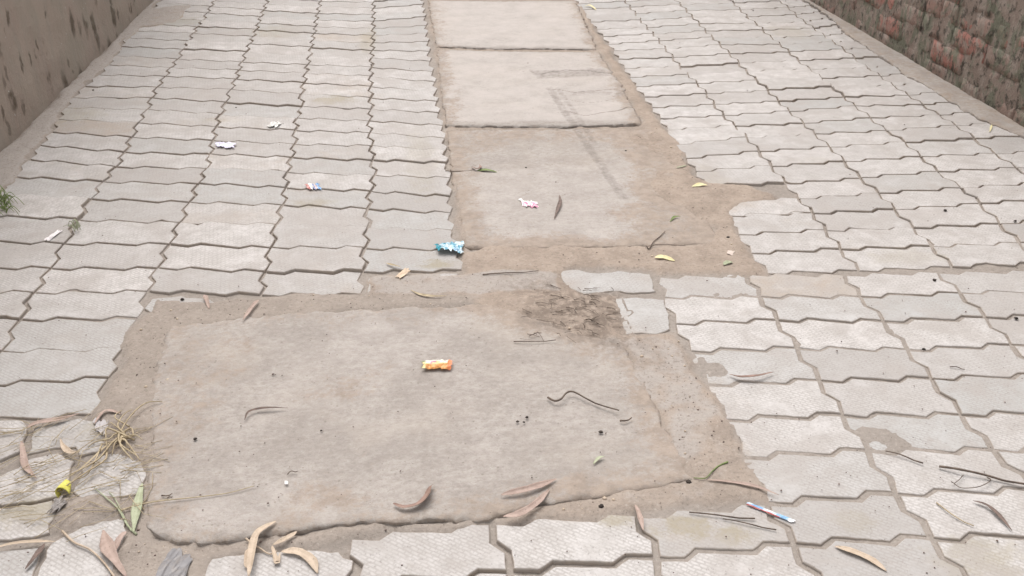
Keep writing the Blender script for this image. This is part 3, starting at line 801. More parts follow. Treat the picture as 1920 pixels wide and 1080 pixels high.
# brick wall, right
bw_root = bpy.data.objects.new('brick_wall', None)
COL.objects.link(bw_root)
bw_root.location = (WR1[0], WR1[1], 0)
tag(bw_root, 'old mossy red brick wall along the right side of the lane', 'wall')
nr_ = np.array((wd[1], -wd[0]))                 # points right, away from the lane
BV, BF, BC = [], [], []
rb = random.Random(5)
def brickbox(s0, s1, z0, z1, pr, cols):
    off = len(BV)
    ns, nz = (7, 4) if z0 < 1.0 else (3, 2)
    S_ = np.linspace(s0, s1, ns); Zq = np.linspace(z0, z1, nz)
    g = {}
    for j in range(nz):
        for i in range(ns):
            s, z = S_[i], Zq[j]
            e = 0.0012 if (i in (0, ns - 1) or j in (0, nz - 1)) else 0.0
            jit = (float(vn(s, z, 0.035, 12)) - 0.5) * 0.006 + (float(vn(s, z, 0.015, 19)) - 0.5) * 0.005
            s += (float(vn(s, z, 0.03, 31)) - 0.5) * 0.010; z += (float(vn(s, z, 0.03, 32)) - 0.5) * 0.009
            o = -pr + e + jit
            BV.append((WR1[0] + wd[0] * s + nr_[0] * o, WR1[1] + wd[1] * s + nr_[1] * o, z)); BC.append(cols)
    for j in range(nz - 1):
        for i in range(ns - 1):
            a = off + j * ns + i
            BF.append((a + 1, a, a + ns, a + ns + 1))
    loop = [i for i in range(ns)] + [j * ns + ns - 1 for j in range(1, nz)] + [(nz - 1) * ns + i for i in range(ns - 2, -1, -1)] + [j * ns for j in range(nz - 2, 0, -1)]
    o2 = len(BV)
    for q in loop:
        x, y, z = BV[off + q]
        BV.append((x + nr_[0] * 0.03, y + nr_[1] * 0.03, z)); BC.append(cols)
    for i in range(len(loop)):
        i2 = (i + 1) % len(loop)
        BF.append((off + loop[i], off + loop[i2], o2 + i2, o2 + i))
for k in range(17):
    z0 = -0.03 + k * 0.078
    s = -2.4 + (0.12 if k % 2 else 0)
    while s < 8.5:
        Lb = 0.225 if k % 3 else 0.112
        rd = 1.0 if rb.random() < 0.28 else rb.uniform(0.1, 0.4)
        if rb.random() > 0.03:
            brickbox(s + 0.003, s + Lb - 0.003, z0 + 0.003, z0 + 0.075, rb.uniform(-0.003, 0.003), (rd, rb.random(), 0))
        s += Lb
mesh_obj('brickwork', BV, BF, M['brick'], BC, parent=bw_root)
ss = np.arange(-2.45, 8.6, 0.035); zz = np.arange(-0.05, 1.30, 0.03)
SS, ZZ = np.meshgrid(ss, zz)
off = 0.0005 + (fbm(SS, ZZ, 0.06, 191) - 0.5) * 0.015
V = np.stack([(WR1[0] + wd[0] * SS + nr_[0] * off).ravel(), (WR1[1] + wd[1] * SS + nr_[1] * off).ravel(), ZZ.ravel()], 1)
F = [tuple(reversed(f)) for f in grid_faces(len(ss), len(zz))]
n = len(V)
V = np.concatenate([V, [(WR1[0] + wd[0] * s_ + nr_[0] * 0.23, WR1[1] + wd[1] * s_ + nr_[1] * 0.23, z_) for s_, z_ in ((ss[0], zz[0]), (ss[-1], zz[0]), (ss[-1], zz[-1]), (ss[0], zz[-1]))]])
nu, nv = len(ss), len(zz)
F += [(n, n + 1, n + 2, n + 3), tuple(reversed([(nv - 1) * nu + i for i in range(nu)] + [n + 2, n + 3]))]
mesh_obj('mortar', V, F, M['brick'], [(0.0, 0.3, 0)] * len(V), parent=bw_root)
for o in bw_root.children: pass

# ------------------------------------------------------------------ litter builders
def zat(px, py):
    x, y = G(px, py)
    z = soil_z(x, y)
    for P, h in ((S_BIG, 0.008),):
        if float(inpoly_d(np.array([x]), np.array([y]), P)[0]) > 0: z = max(z, h)
    return max(z, 0.002)
def smooth_path(P, n):
    P = np.array(P, float)
    Q = np.vstack([2 * P[0] - P[1], P, 2 * P[-1] - P[-2]])
    out = []
    m = len(P) - 1
    for k in range(n):
        t = k / (n - 1) * m
        i = min(int(t), m - 1); f = t - i
        a, b, c, d_ = Q[i], Q[i + 1], Q[i + 2], Q[i + 3]
        out.append(0.5 * ((2 * b) + (-a + c) * f + (2 * a - 5 * b + 4 * c - d_) * f * f + (-a + 3 * b - 3 * c + d_) * f ** 3))
    return np.array(out)
rl = random.Random(3)
def leaf(label, px, wd_m, mat, lift=0.008, curl=0.35, name='dry_leaf', cat='leaf', group=None, blunt=0.0, roll=0.0, n=20):
    P = [(*G(x, y), zat(x, y)) for x, y in px]
    wd_m *= 0.74; lift *= 0.6; curl *= 0.6; roll = roll + rl.uniform(-0.35, 0.35)
    C = smooth_path(P, n)
    zb = max(p[2] for p in P) + 0.0012
    V, Fc, Cc = [], [], []
    nx = 7
    ph = rl.uniform(0, 6)
    for k in range(n):
        t = k / (n - 1)
        T_ = C[min(k + 1, n - 1)] - C[max(k - 1, 0)]
        T_ /= np.linalg.norm(T_) + 1e-9
        N = np.array((-T_[1], T_[0], 0)); N /= np.linalg.norm(N) + 1e-9
        wv = wd_m * 0.5 * max(0.05, math.sin(math.pi * min(1, t * 0.96 + 0.02)) ** (0.75 - blunt) * (1.1 - 0.3 * t)) * (1 + 0.16 * math.sin(9 * t + ph) + rl.uniform(-0.05, 0.05))
        zc = zb + lift * (math.sin(math.pi * t) * 0.6 + 0.22 * math.sin(5 * t + ph) + 0.22)
        rr = roll * math.sin(2.2 * t + ph)
        for i in range(nx):
            u = (i / (nx - 1) - 0.5) * 2
            x, y, _ = C[k] + N * (wv * u * math.cos(curl * abs(u) * 1.2))
            z = zc + wv * curl * 0.55 * u * u + wv * rr * u + rl.uniform(-1, 1) * 0.0002
            V.append((x, y, max(z, zb - 0.0008))); Cc.append((t, 0, 1.0 if i == nx // 2 else 0.0))
    m = len(V)
    top = grid_faces(nx, n)
    Fc = list(top)
    V += [(x, y, z - 0.0003) for x, y, z in V]; Cc += Cc[:m]
    Fc += [tuple(m + q for q in reversed(f)) for f in top]
    loop = [i for i in range(nx)] + [j * nx + nx - 1 for j in range(1, n)] + [(n - 1) * nx + i for i in range(nx - 2, -1, -1)] + [j * nx for j in range(n - 2, 0, -1)]
    for i in range(len(loop)):
        a, b = loop[i], loop[(i + 1) % len(loop)]
        Fc.append((b, a, a + m, b + m))
    return tag(mesh_obj(name, V, Fc, M[mat], Cc), label, cat, group)
def tube(V, Fc, Cc, P, r0, r1, k=6):
    P = np.array(P, float); n = len(P); off = len(V)
    for i in range(n):
        T_ = P[min(i + 1, n - 1)] - P[max(i - 1, 0)]; T_ /= np.linalg.norm(T_) + 1e-9
        A = np.cross(T_, (0, 0, 1)); A /= np.linalg.norm(A) + 1e-9
        B = np.cross(A, T_)
        r = r0 + (r1 - r0) * i / (n - 1)
        for j in range(k):
            a = 2 * math.pi * j / k
            V.append(tuple(P[i] + (A * math.cos(a) + B * math.sin(a)) * r)); Cc.append((i / n, 0, 0))
    for i in range(n - 1):
        for j in range(k):
            j2 = (j + 1) % k
            Fc.append((off + i * k + j, off + i * k + j2, off + (i + 1) * k + j2, off + (i + 1) * k + j))
    Fc.append(tuple(off + j for j in reversed(range(k)))); Fc.append(tuple(off + (n - 1) * k + j for j in range(k)))
def twig(label, paths, mat='twig', name='twig', cat='twig', group=None, lift=0.002):
    V, Fc, Cc = [], [], []
    for px, r0, r1 in paths:
        P = [(*G(x, y), zat(x, y)) for x, y in px]
        C = smooth_path(P, 4 * len(P) + 2)
        C[:, 2] = max(p[2] for p in P) * 0.6 + C[:, 2] * 0.4 + r0 + lift * np.abs(np.sin(np.linspace(0, 4, len(C))))
        tube(V, Fc, Cc, C, r0, r1)
    return tag(mesh_obj(name, V, Fc, M[mat], Cc), label, cat, group)
def scrap(label, quad, colf, hgt=0.006, nu=20, nv=10, mat='foil', name='wrapper', cat='wrapper', arch=0.0, crump=1.0, seed=0, ragged=0.12, group=None):
    """crumpled sheet over four ground corners (near-left, near-right, far-right, far-left)"""
    q = [np.array((*G(x, y), 0)) for x, y in quad]
    zb = max(zat(x, y) for x, y in quad) + 0.001
    u = np.linspace(0, 1, nu)[None, :]; v = np.linspace(0, 1, nv)[:, None]
    rgd = (vn(u * 5 + 0 * v, v * 5 + 0 * u, 0.6, seed + 5) - 0.5) * ragged
    ub = u + rgd * (np.abs(u - 0.5) * 2) ** 4 * np.sign(u - 0.5); vb = v + (vn(u * 5 + 0 * v, v * 5 + 0 * u, 0.45, seed + 6) - 0.5) * ragged * 2 * (np.abs(v - 0.5) * 2) ** 4
    P = ((1 - ub) * (1 - vb))[..., None] * q[0] + (ub * (1 - vb))[..., None] * q[1] + (ub * vb)[..., None] * q[2] + ((1 - ub) * vb)[..., None] * q[3]
    h = hgt * crump * (fbm(u * 4 + 0 * v, v * 2 + 0 * u, 0.7, seed, 3) ** 1.0) + arch * np.sin(np.pi * (v + 0 * u)) + 0.3 * hgt * np.abs(vn(u * 9 + 0 * v, v * 4 + 0 * u, 0.5, seed + 2) - 0.5) * 2
    h = h - h.min()
    P[..., 2] = zb + h
    V = P.reshape(-1, 3)
    C = np.array([colf(float(a), float(b)) for b in v[:, 0] for a in u[0]])
    m = len(V)
    top = grid_faces(nu, nv)
    low = V.copy(); low[:, 2] = low[:, 2] - 0.0006
    F = list(top) + [tuple(m + k for k in reversed(f)) for f in top]
    loop = [i for i in range(nu)] + [j * nu + nu - 1 for j in range(1, nv)] + [(nv - 1) * nu + i for i in range(nu - 2, -1, -1)] + [j * nu for j in range(nv - 2, 0, -1)]
    for i in range(len(loop)):
        a, b = loop[i], loop[(i + 1) % len(loop)]
        F.append((b, a, a + m, b + m))
    return tag(mesh_obj(name, np.concatenate([V, low]), F, M[mat], np.concatenate([C, C]), smooth=False), label, cat, group)
def pick(bands):
    def f(u, v):
        n = float(vn(u * 8, v * 8, 1.1, 7))
        c = bands[-1][1]
        for lim, col in bands:
            if u + (n - 0.5) * 0.12 < lim: c = col; break
        return c
    return f
ORG, YEL, WHI, PNK, BLU, GRN, RED = (0.80, 0.25, 0.09), (0.85, 0.68, 0.32), (0.85, 0.83, 0.80), (0.72, 0.16, 0.30), (0.05, 0.25, 0.62), (0.2, 0.4, 0.1), (0.45, 0.06, 0.05)
def orange_c(u, v):
    if u > 0.86: return ORG
    n = float(vn(u * 7, v * 3, 1.0, 3))
    if 0.30 < u < 0.62 and 0.35 < v < 0.72: return (0.72, 0.30, 0.42) if n > 0.5 else YEL
    if u < 0.16: return (0.30, 0.34, 0.20) if n > 0.5 else YEL
    return (0.82, 0.38, 0.12) if v < 0.3 else (0.88, 0.80, 0.68) if v > 0.45 else (0.86, 0.60, 0.25)
scrap('orange and yellow sweet wrapper lying on the largest concrete slab', [(792,699),(846,701),(849,684),(790,686)], orange_c, hgt=0.008, arch=0.006, nu=26, nv=12, seed=4, ragged=0.16)
scrap('crumpled light blue plastic wrapper at the corner of the pavers beside the slabs', [(822,476),(868,479),(868,458),(815,464)],
      lambda u, v: [(0.10, 0.36, 0.48), (0.42, 0.62, 0.70), (0.72, 0.80, 0.82), (0.25, 0.45, 0.62)][int(float(vn(u * 9, v * 5, 0.8, 31)) * 3.99)] if u > 0.12 else (0.04, 0.34, 0.42),
      hgt=0.017, crump=1.2, seed=9, nu=26, nv=14, ragged=0.18)
scrap('small pink and white wrapper on the square slab', [(980,389),(1008,393),(1006,381),(974,377)],
      lambda u, v: WHI if v > 0.7 or float(vn(u * 14, v * 6, 0.9, 5)) > 0.55 else (0.70, 0.24, 0.38), hgt=0.008, seed=15, ragged=0.25)
scrap('folded white paper scrap with a lavender tint on the left pavers', [(407,278),(438,280),(441,272),(404,269)], lambda u, v: (0.78, 0.75, 0.88), hgt=0.009, mat='paper', name='paper_scrap', cat='paper', seed=21, ragged=0.3)
scrap('white paper scrap nearest the top left pavers, beyond the lavender one', [(500,241),(520,241),(530,232),(510,231)], lambda u, v: (0.80, 0.79, 0.74), hgt=0.012, mat='paper', name='paper_scrap', cat='paper', seed=25, ragged=0.25)
scrap('red, white and blue wrapper on the left pavers', [(577,357),(603,357),(598,348),(572,348)],
      pick([(0.22, (0.6, 0.25, 0.22)), (0.45, WHI), (0.6, (0.28, 0.32, 0.5)), (0.75, (0.72, 0.55, 0.5)), (1.2, (0.22, 0.40, 0.66))]), hgt=0.007, seed=29, ragged=0.3)
scrap('narrow white paper strip by the left edge of the photo', [(84,452),(92,454),(117,436),(109,434)], lambda u, v: (0.85, 0.80, 0.78), hgt=0.006, mat='paper', name='paper_scrap', cat='paper', seed=35, nu=8, nv=16)
scrap('long blue and white striped straw wrapper with red edge on the right pavers', [(1398,948),(1484,982),(1492,979),(1404,945)],
      lambda u, v: (0.5, 0.10, 0.08) if v < 0.22 and u < 0.75 else ((0.80, 0.80, 0.82) if (u > 0.9 or 0.35 < u < 0.55 and v > 0.5) else (0.22, 0.45, 0.72) if (0.1 < u < 0.36 or 0.6 < u < 0.85) else (0.55, 0.68, 0.82)),
      hgt=0.003, arch=0.001, seed=41, nu=26, nv=7, ragged=0.08)
scrap('torn dark grey plastic scrap at the bottom edge of the photo', [(285,1095),(345,1100),(364,1048),(322,1036)], lambda u, v: (0.16, 0.15, 0.15), hgt=0.003, name='plastic_scrap', cat='plastic', seed=45, ragged=0.15, nu=12, nv=8)
scrap('small dark plastic scrap tucked at the edge of a left paver', [(92,965),(112,962),(130,945),(106,942)], lambda u, v: (0.28, 0.25, 0.23), hgt=0.006, name='plastic_scrap', cat='plastic', seed=47, ragged=0.5)
scrap('cream paper chip beside the broken paver left of the slabs', [(742,522),(752,526),(770,511),(760,507)], lambda u, v: (0.66, 0.52, 0.38), hgt=0.003, mat='paper', name='paper_scrap', cat='paper', seed=49, ragged=0.15)
scrap('tiny white paper fleck low on the largest slab', [(534,915),(541,917),(542,911),(535,909)], lambda u, v: (0.85, 0.83, 0.8), hgt=0.003, mat='paper', name='paper_scrap', cat='paper', seed=51, nu=6, nv=6, ragged=0.3)
scrap('tiny pinkish flake on the dirt right of the square slab', [(1363,481),(1374,482),(1377,473),(1364,473)], lambda u, v: (0.62, 0.52, 0.45), hgt=0.003, mat='paper', name='paper_scrap', cat='paper', seed=53, nu=6, nv=6, ragged=0.4)
scrap('small lilac paper bit among the dry grass at left', [(182,812),(198,818),(206,796),(178,792)], lambda u, v: (0.47, 0.44, 0.43), hgt=0.004, mat='paper', name='paper_scrap', cat='paper', seed=55, nu=8, nv=8, ragged=0.4)

# yellow curled petal-like cap, bottom left
V, Fc, Cc = [], [], []
cx, cy = G(124, 922)
for j in range(9):
    for i in range(15):
        a = math.pi * (0.0 + 1.15 * i / 14); t = j / 8
        r = 0.0125 * (1 - 0.25 * t * t)
        V.append((cx + r * math.cos(a + 0.4) * (1 - 0.3 * t), cy + (t - 0.5) * 0.030 + 0.004 * math.sin(a), 0.006 + r * math.sin(a) * (1.1 - 0.5 * t)))
        Cc.append((0, 0, 0))
m = len(V); top = grid_faces(15, 9)
V += [(x * 0.94 + cx * 0.06, y, z * 0.93) for x, y, z in V]; Cc += Cc[:m]
Fc = list(top) + [tuple(m + q for q in reversed(f)) for f in top]
loop = [i for i in range(15)] + [j * 15 + 14 for j in range(1, 9)] + [8 * 15 + i for i in range(13, -1, -1)] + [j * 15 for j in range(7, 0, -1)]
for i in range(len(loop)):
    a, b = loop[i], loop[(i + 1) % len(loop)]
    Fc.append((b, a, a + m, b + m))
M['lemon'] = mat_leaf('lemon_peel', (0.72, 0.66, 0.16), (0.55, 0.50, 0.08))
tag(mesh_obj('yellow_peel', V, Fc, M['lemon'], Cc), 'curled bright yellow peel lying by the left pavers', 'peel')

# ------------------------------------------------------------------ leaves
GL = 'fallen dry leaves on the lane'
leaf('dark brown narrow leaf standing out on the square slab', [(1049,368),(1050,382),(1045,398),(1039,413)], 0.019, 'brown', 0.006, 0.9, group=GL)
leaf('pinkish narrow leaf at the far left edge of the largest slab', [(486,570),(474,584),(456,607)], 0.016, 'pink', 0.006, 0.8, group=GL)
leaf('small pinkish leaf on the pale broken paver left of the slabs', [(384,557),(388,567),(393,583)], 0.018, 'pink', 0.004, 0.7, group=GL)
leaf('dark curled leaf alone on the left half of the largest slab', [(460,796),(468,782),(490,776),(515,774),(541,774)], 0.011, 'brown', 0.010, 1.1, group=GL)
leaf('rust coloured crescent leaf near the front edge of the largest slab', [(738,953),(758,961),(785,956),(800,942),(806,926),(813,918)], 0.024, 'rust', 0.012, 0.9, roll=0.5, group=GL)
leaf('upper leaf of the pinkish pair at the front right edge of the largest slab', [(940,938),(980,932),(1015,920),(1043,906)], 0.021, 'pink', 0.012, 0.8, roll=0.4, group=GL)
leaf('lower leaf of the pinkish pair, hanging over the front edge of the largest slab', [(943,977),(975,975),(1005,955),(1030,925)], 0.022, 'pink', 0.009, 0.7, group=GL)
leaf('pinkish leaf upright over the joint between the two bottom middle pavers', [(1190,952),(1198,972),(1206,1000)], 0.018, 'pink', 0.008, 1.0, group=GL)
leaf('rusty curled leaf on the edge of a paver right of the largest slab', [(1367,704),(1390,712),(1420,711),(1450,701)], 0.018, 'rust', 0.010, 1.0, roll=0.5, group=GL)
leaf('dark grey sickle leaf near the lower right corner', [(1823,943),(1850,953),(1875,975),(1896,999)], 0.013, 'brown', 0.008, 0.9, group=GL)
leaf('brownish flat leaf on the bottom right pavers below the striped wrapper', [(1565,1028),(1600,1040),(1635,1055),(1662,1074)], 0.022, 'tan', 0.006, 0.5, group=GL)
leaf('long thin rusty leaf bridging to a right paver above the striped wrapper', [(1325,905),(1370,910),(1415,918),(1460,934)], 0.012, 'pink', 0.006, 0.8, group=GL)
leaf('yellowish curved leaf above the far left corner of the largest slab middle', [(770,547),(788,557),(812,561),(838,559)], 0.010, 'straw', 0.006, 0.9, group=GL)
leaf('cream leaf tip near the blue plastic wrapper', [(724,495),(735,500),(752,503)], 0.010, 'straw', 0.004, 0.8, group=GL)
leaf('long tan leaf standing across the front left edge of the largest slab', [(468,1092),(474,1050),(482,1018),(498,1000),(519,985)], 0.026, 'tan', 0.014, 0.8, group=GL)
leaf('broad tan leaf folded against the long tan leaf', [(462,1070),(468,1045),(474,1030)], 0.022, 'tan', 0.006, 0.6, group=GL)
leaf('tan leaf pointing up right beside the long tan leaf', [(512,1026),(532,1020),(547,1010),(557,999)], 0.014, 'tan', 0.010, 0.7, group=GL)
leaf('short tan leaf curling down under the small tan leaf', [(511,1028),(516,1046),(521,1060),(526,1040)], 0.014, 'tan', 0.008, 0.7, group=GL)
leaf('wide tan leaf running right over the bottom middle paver', [(528,1038),(560,1040),(585,1055),(596,1078)], 0.026, 'tan', 0.006, 0.5, group=GL)
leaf('pale greenish leaf upright at the left corner of the largest slab', [(268,912),(262,940),(256,975),(252,1006)], 0.024, 'pale', 0.010, 0.6, group=GL)
leaf('large pinkish leaf near the bottom left of the photo', [(195,1000),(202,1030),(215,1055),(240,1090)], 0.030, 'pink', 0.010, 0.5, group=GL)
leaf('branching pinkish leaf beside the large pinkish leaf', [(238,1002),(224,1020),(214,1045)], 0.016, 'pink', 0.012, 0.6, group=GL)
leaf('long pinkish leaf lying along the edge of a left paver', [(52,806),(75,798),(110,792),(150,779)], 0.022, 'pink', 0.010, 0.8, group=GL)
leaf('bent pinkish leaf hanging down the far left pavers', [(42,832),(45,855),(50,880),(70,902)], 0.020, 'pink', 0.010, 0.7, group=GL)
leaf('hooked tan leaf in the debris left of the largest slab', [(114,826),(120,842),(132,853),(151,852)], 0.016, 'tan', 0.008, 0.8, group=GL)
leaf('straight brown leaf at the left edge of the photo, bottom', [(-8,1032),(30,1024),(70,1020),(105,1019)], 0.012, 'tan', 0.008, 0.8, group=GL)
leaf('grey brown leaf slanting down in the bottom left corner', [(85,1022),(75,1040),(62,1056),(48,1070)], 0.016, 'brown', 0.006, 0.7, group=GL)
leaf('pale leaf with folded tip over the paver debris at left', [(178,800),(196,778),(212,776),(228,780)], 0.014, 'pink', 0.008, 0.8, group=GL)
leaf('tan leaf blade crossing the left pavers toward the yellow peel', [(120,908),(160,880),(200,842),(228,822)], 0.006, 'straw', 0.012, 0.9, group=GL)
leaf('green leaf on the far side of the square slab', [(893,322),(912,323),(932,325)], 0.022, 'green', 0.007, 0.6, name='green_leaf', group='green leaves')
leaf('small bright green leaf on the dirt right of the square slab', [(1256,418),(1264,411),(1276,409)], 0.012, 'green', 0.007, 0.9, name='green_leaf', group='green leaves')
leaf('pale green leaf on the dirt near the right pavers', [(1356,500),(1364,496),(1374,496)], 0.022, 'pale', 0.004, 0.5, name='green_leaf', group='green leaves')
leaf('faded green leaf fragment on the right part of the largest slab', [(1112,878),(1122,868),(1133,864)], 0.012, 'pale', 0.005, 0.8, name='green_leaf', group='green leaves')
leaf('small grey green leaf near the upper right dirt patch', [(1268,318),(1278,316),(1288,313)], 0.010, 'pale', 0.004, 0.7, name='green_leaf', group='green leaves')
leaf('yellow leaf with dark underside in the dirt before the square slab', [(1227,487),(1245,488),(1265,493)], 0.024, 'yellow', 0.006, 0.5, roll=0.2, name='yellow_leaf', group='yellow leaves')
leaf('yellow leaf on the dirt patch by the right pavers', [(1297,353),(1312,351),(1326,351)], 0.022, 'yellow', 0.005, 0.5, name='yellow_leaf', group='yellow leaves')
leaf('yellow leaf at the top edge of the photo beside the clean slab', [(1096,13),(1107,14),(1118,20)], 0.020, 'yellow', 0.010, 0.7, name='yellow_leaf', group='yellow leaves')
leaf('tiny yellow leaf on the pavers by the brick wall', [(1855,250),(1857,243),(1859,236)], 0.011, 'yellow', 0.008, 0.8, name='yellow_leaf', group='yellow leaves')
leaf('curled brown seed pod next to the green leaf', [(884,316),(892,322),(901,319),(899,311)], 0.016, 'rust', 0.016, 0.9, name='seed_pod', cat='seed pod')

# ------------------------------------------------------------------ twigs and straws
GT = 'twigs on the lane'
twig('curvy brown twig on the right half of the largest slab', [([(1027,753),(1040,762),(1052,760),(1062,749),(1075,746),(1100,757),(1130,770),(1160,781)], 0.0022, 0.0013)], group=GT, lift=0.006)
twig('short dark twig scrap beside the curvy twig', [([(1162,797),(1172,798),(1184,792)], 0.002, 0.001)], group=GT)
twig('dark forked twig on the right pavers near the photo edge', [([(1760,878),(1800,888),(1860,900),(1925,915)], 0.0022, 0.0018), ([(1850,898),(1856,905),(1846,914),(1828,919),(1800,917),(1782,908)], 0.001, 0.0006),
      ([(1806,893),(1797,905),(1783,910)], 0.0008, 0.0006)], group=GT, lift=0.005)
twig('thin dark twig left of the forked twig', [([(1660,848),(1690,857),(1730,872)], 0.001, 0.0014)], group=GT)
twig('yellowish twig near the dark grey sickle leaf', [([(1755,945),(1780,966),(1800,978),(1825,990)], 0.0012, 0.0009)], 'straw', group=GT)
twig('green sprig at the right corner of the largest slab', [([(1300,900),(1322,902),(1335,889),(1348,878),(1364,872)], 0.0008, 0.0018)], 'green', name='green_sprig', cat='sprig')
twig('thin grey twig crossing the bottom right paver, upper', [([(1292,963),(1330,968),(1372,973),(1415,976)], 0.0012, 0.0014)], group=GT)
twig('thin grey twig crossing the bottom right paver, lower', [([(1355,975),(1400,985),(1455,997)], 0.0008, 0.0012)], group=GT)
twig('dark straight stick on the dirt between the two slabs', [([(905,519),(940,518),(970,516),(1010,513)], 0.0016, 0.0008)], group=GT)
twig('thin straight stick on the largest slab below the dark soil', [([(963,647),(1000,648),(1042,645)], 0.0011, 0.0008)], group=GT)
twig('forked dry stem on the right corner of the square slab', [([(1212,464),(1217,470),(1225,457),(1236,447),(1247,437)], 0.0016, 0.001), ([(1217,468),(1230,462),(1260,462),(1285,464)], 0.0008, 0.0005)], group=GT)
twig('dark stalk left of the green leaf on the square slab', [([(835,322),(852,324),(868,323),(890,321)], 0.0012, 0.0009)], group=GT)
twig('short stick on the right pavers below the dark crumbs', [([(1780,690),(1795,692),(1808,696)], 0.001, 0.0008)], group=GT)
twig('small curved dark twig on the left half of the largest slab', [([(540,897),(548,892),(559,893)], 0.001, 0.0007)], group=GT)
twig('small forked twig near the left front corner of the largest slab', [([(305,937),(313,939),(325,934)], 0.0014, 0.0007), ([(316,941),(325,940)], 0.001, 0.0007)], group=GT)
twig('long thin straw reaching over the left corner of the largest slab', [([(228,963),(260,955),(300,949),(370,941),(430,932),(478,920)], 0.0014, 0.0006)], 'straw', name='straw', cat='straw', group='dry straws')
twig('green dry straw crossed beside the pale greenish leaf', [([(178,918),(200,938),(222,958),(240,988),(257,1007)], 0.0009, 0.0022)], 'pale', name='straw', cat='straw', group='dry straws')
twig('thin second straw crossing the green dry straw', [([(205,925),(218,942),(232,970),(247,1000)], 0.0008, 0.0012)], 'pale', name='straw', cat='straw', group='dry straws')
twig('dark bent straw on the bottom left paver', [([(118,1000),(140,1022),(170,1036),(195,1058),(218,1090)], 0.0022, 0.0014)], 'tan', name='straw', cat='straw', group='dry straws')
twig('straw running left from the bottom straw bundle', [([(462,1013),(475,1025),(490,1034),(505,1042),(520,1038)], 0.0018, 0.0014)], 'tan', name='straw', cat='straw', group='dry straws')
# clump of dry grass with its root
def clump(label, c, mat, specs, name, cat, lift=0.03, r=0.0011):
    V, Fc, Cc = [], [], []
    for px in specs:
        P = [(*G(x, y), max(zat(x, y), 0.004)) for x, y in px]
        C = smooth_path(P, 14)
        t = np.linspace(0, 1, 14)
        C[:, 2] = 0.005 + lift * np.sin(np.pi * t) * rl.uniform(0.15, 0.7) + 0.004
        tube(V, Fc, Cc, C, r * rl.uniform(0.9, 1.6), r * rl.uniform(0.4, 0.7), 5)
    return tag(mesh_obj(name, V, Fc, M[mat], Cc), label, cat)
ce_ = (236, 826)
specs = [[ce_, (240,805),(262,778),(285,765),(305,757)], [ce_, (228,806),(238,790),(246,772)], [ce_, (225,812),(214,798)], [ce_, (210,818),(203,830),(202,842)],
         [ce_, (215,840),(185,865),(150,890),(118,905)], [ce_, (222,842),(212,858)], [ce_, (238,838),(239,850)], [ce_, (215,826),(205,838),(185,836),(165,838)],
         [ce_, (228,848),(238,858),(250,868)], [ce_, (255,826),(266,836)], [ce_, (232,850),(262,866)], [(205,846),(180,880),(160,900),(140,912)], [ce_, (248,812),(252,830),(244,818)],
         [(226,840),(195,872),(165,900),(130,918),(105,928)], [ce_, (222,798),(232,778)], [ce_, (244,840),(268,872)]]
specs = [[(q[0][0] + rl.gauss(0, 9), q[0][1] + rl.gauss(0, 7))] + [(a_ + rl.gauss(0, 3), b_ + rl.gauss(0, 3)) for a_, b_ in q[1:]] for q in specs]
clump('tangled dry grass clump with root beside the left edge of the largest slab', ce_, 'straw', specs, 'dry_grass_clump', 'dry grass', 0.014, 0.0016)
V, Fc, Cc = [], [], []
# green grass at the left edge
rgz = random.Random(8)
specs = []
for k in range(60):
    bx, by = rgz.uniform(-30, 18), rgz.uniform(372, 408)
    ang = rgz.uniform(-0.5, 3.4); L = rgz.uniform(10, 34)
    specs.append([(bx, by), (bx + L * 0.5 * math.cos(ang), by - 0.3 * L * math.sin(ang)), (bx + L * math.cos(ang), by - 0.35 * L * math.sin(ang) + 3)])
clump('small green grass tuft at the left edge of the photo', None, 'green', specs, 'grass_tuft', 'grass', 0.05, 0.0013)
specs = []
for k in range(14):
    bx, by = 145 + rgz.gauss(0, 3), 434 + rgz.gauss(0, 3)
    ang = rgz.uniform(0, 3.1); L = rgz.uniform(6, 20)
    specs.append([(bx, by), (bx + L * 0.5 * math.cos(ang), by - 0.3 * L * math.sin(ang)), (bx + L * math.cos(ang), by - 0.35 * L * math.sin(ang))])
clump('tiny grass sprout growing in a joint of the left pavers', None, 'pale', specs, 'grass_sprout', 'grass', 0.03, 0.001)

# ------------------------------------------------------------------ loose straw bits, grit
def bits(name, items, mat):
    V, Fc, Cc = [], [], []
    for x, y, z, L, a, r in items:
        P = [(x - math.cos(a) * L / 2, y - math.sin(a) * L / 2, z + r), (x + rl.gauss(0, L * 0.08), y + rl.gauss(0, L * 0.08), z + r + rl.uniform(0, 0.003)),
             (x + math.cos(a) * L / 2, y + math.sin(a) * L / 2, z + r)]
        tube(V, Fc, Cc, P, r, r * 0.6, 4)
    return tag(mesh_obj(name, V, Fc, M[mat], Cc), kind='stuff')
it = []
for k in range(95):
    px, py = rl.gauss(1085, 48), rl.gauss(590, 26)
    if not (980 < px < 1165 and 535 < py < 645): continue
    x, y = G(px, py); it.append((x, y, zat(px, py) + 0.002, rl.uniform(0.01, 0.04), rl.gauss(-0.55, 0.45), rl.uniform(0.0004, 0.0011)))
tag(bits('plant_debris', it, 'twig'), 'fine dark plant debris on the soil at the far right of the largest slab', 'debris')
it = []
for k in range(170):
    px, py = rl.uniform(-20, 280), rl.gauss(870, 60)
    if not 780 < py < 1010: continue
    x, y = G(px, py); it.append((x, y, zat(px, py) + 0.003, rl.uniform(0.015, 0.11), rl.gauss(0.45, 0.6), rl.uniform(0.0004, 0.001)))
tag(bits('straw_litter', it, 'straw'), 'thin straw bits scattered over the bottom left pavers', 'straw')
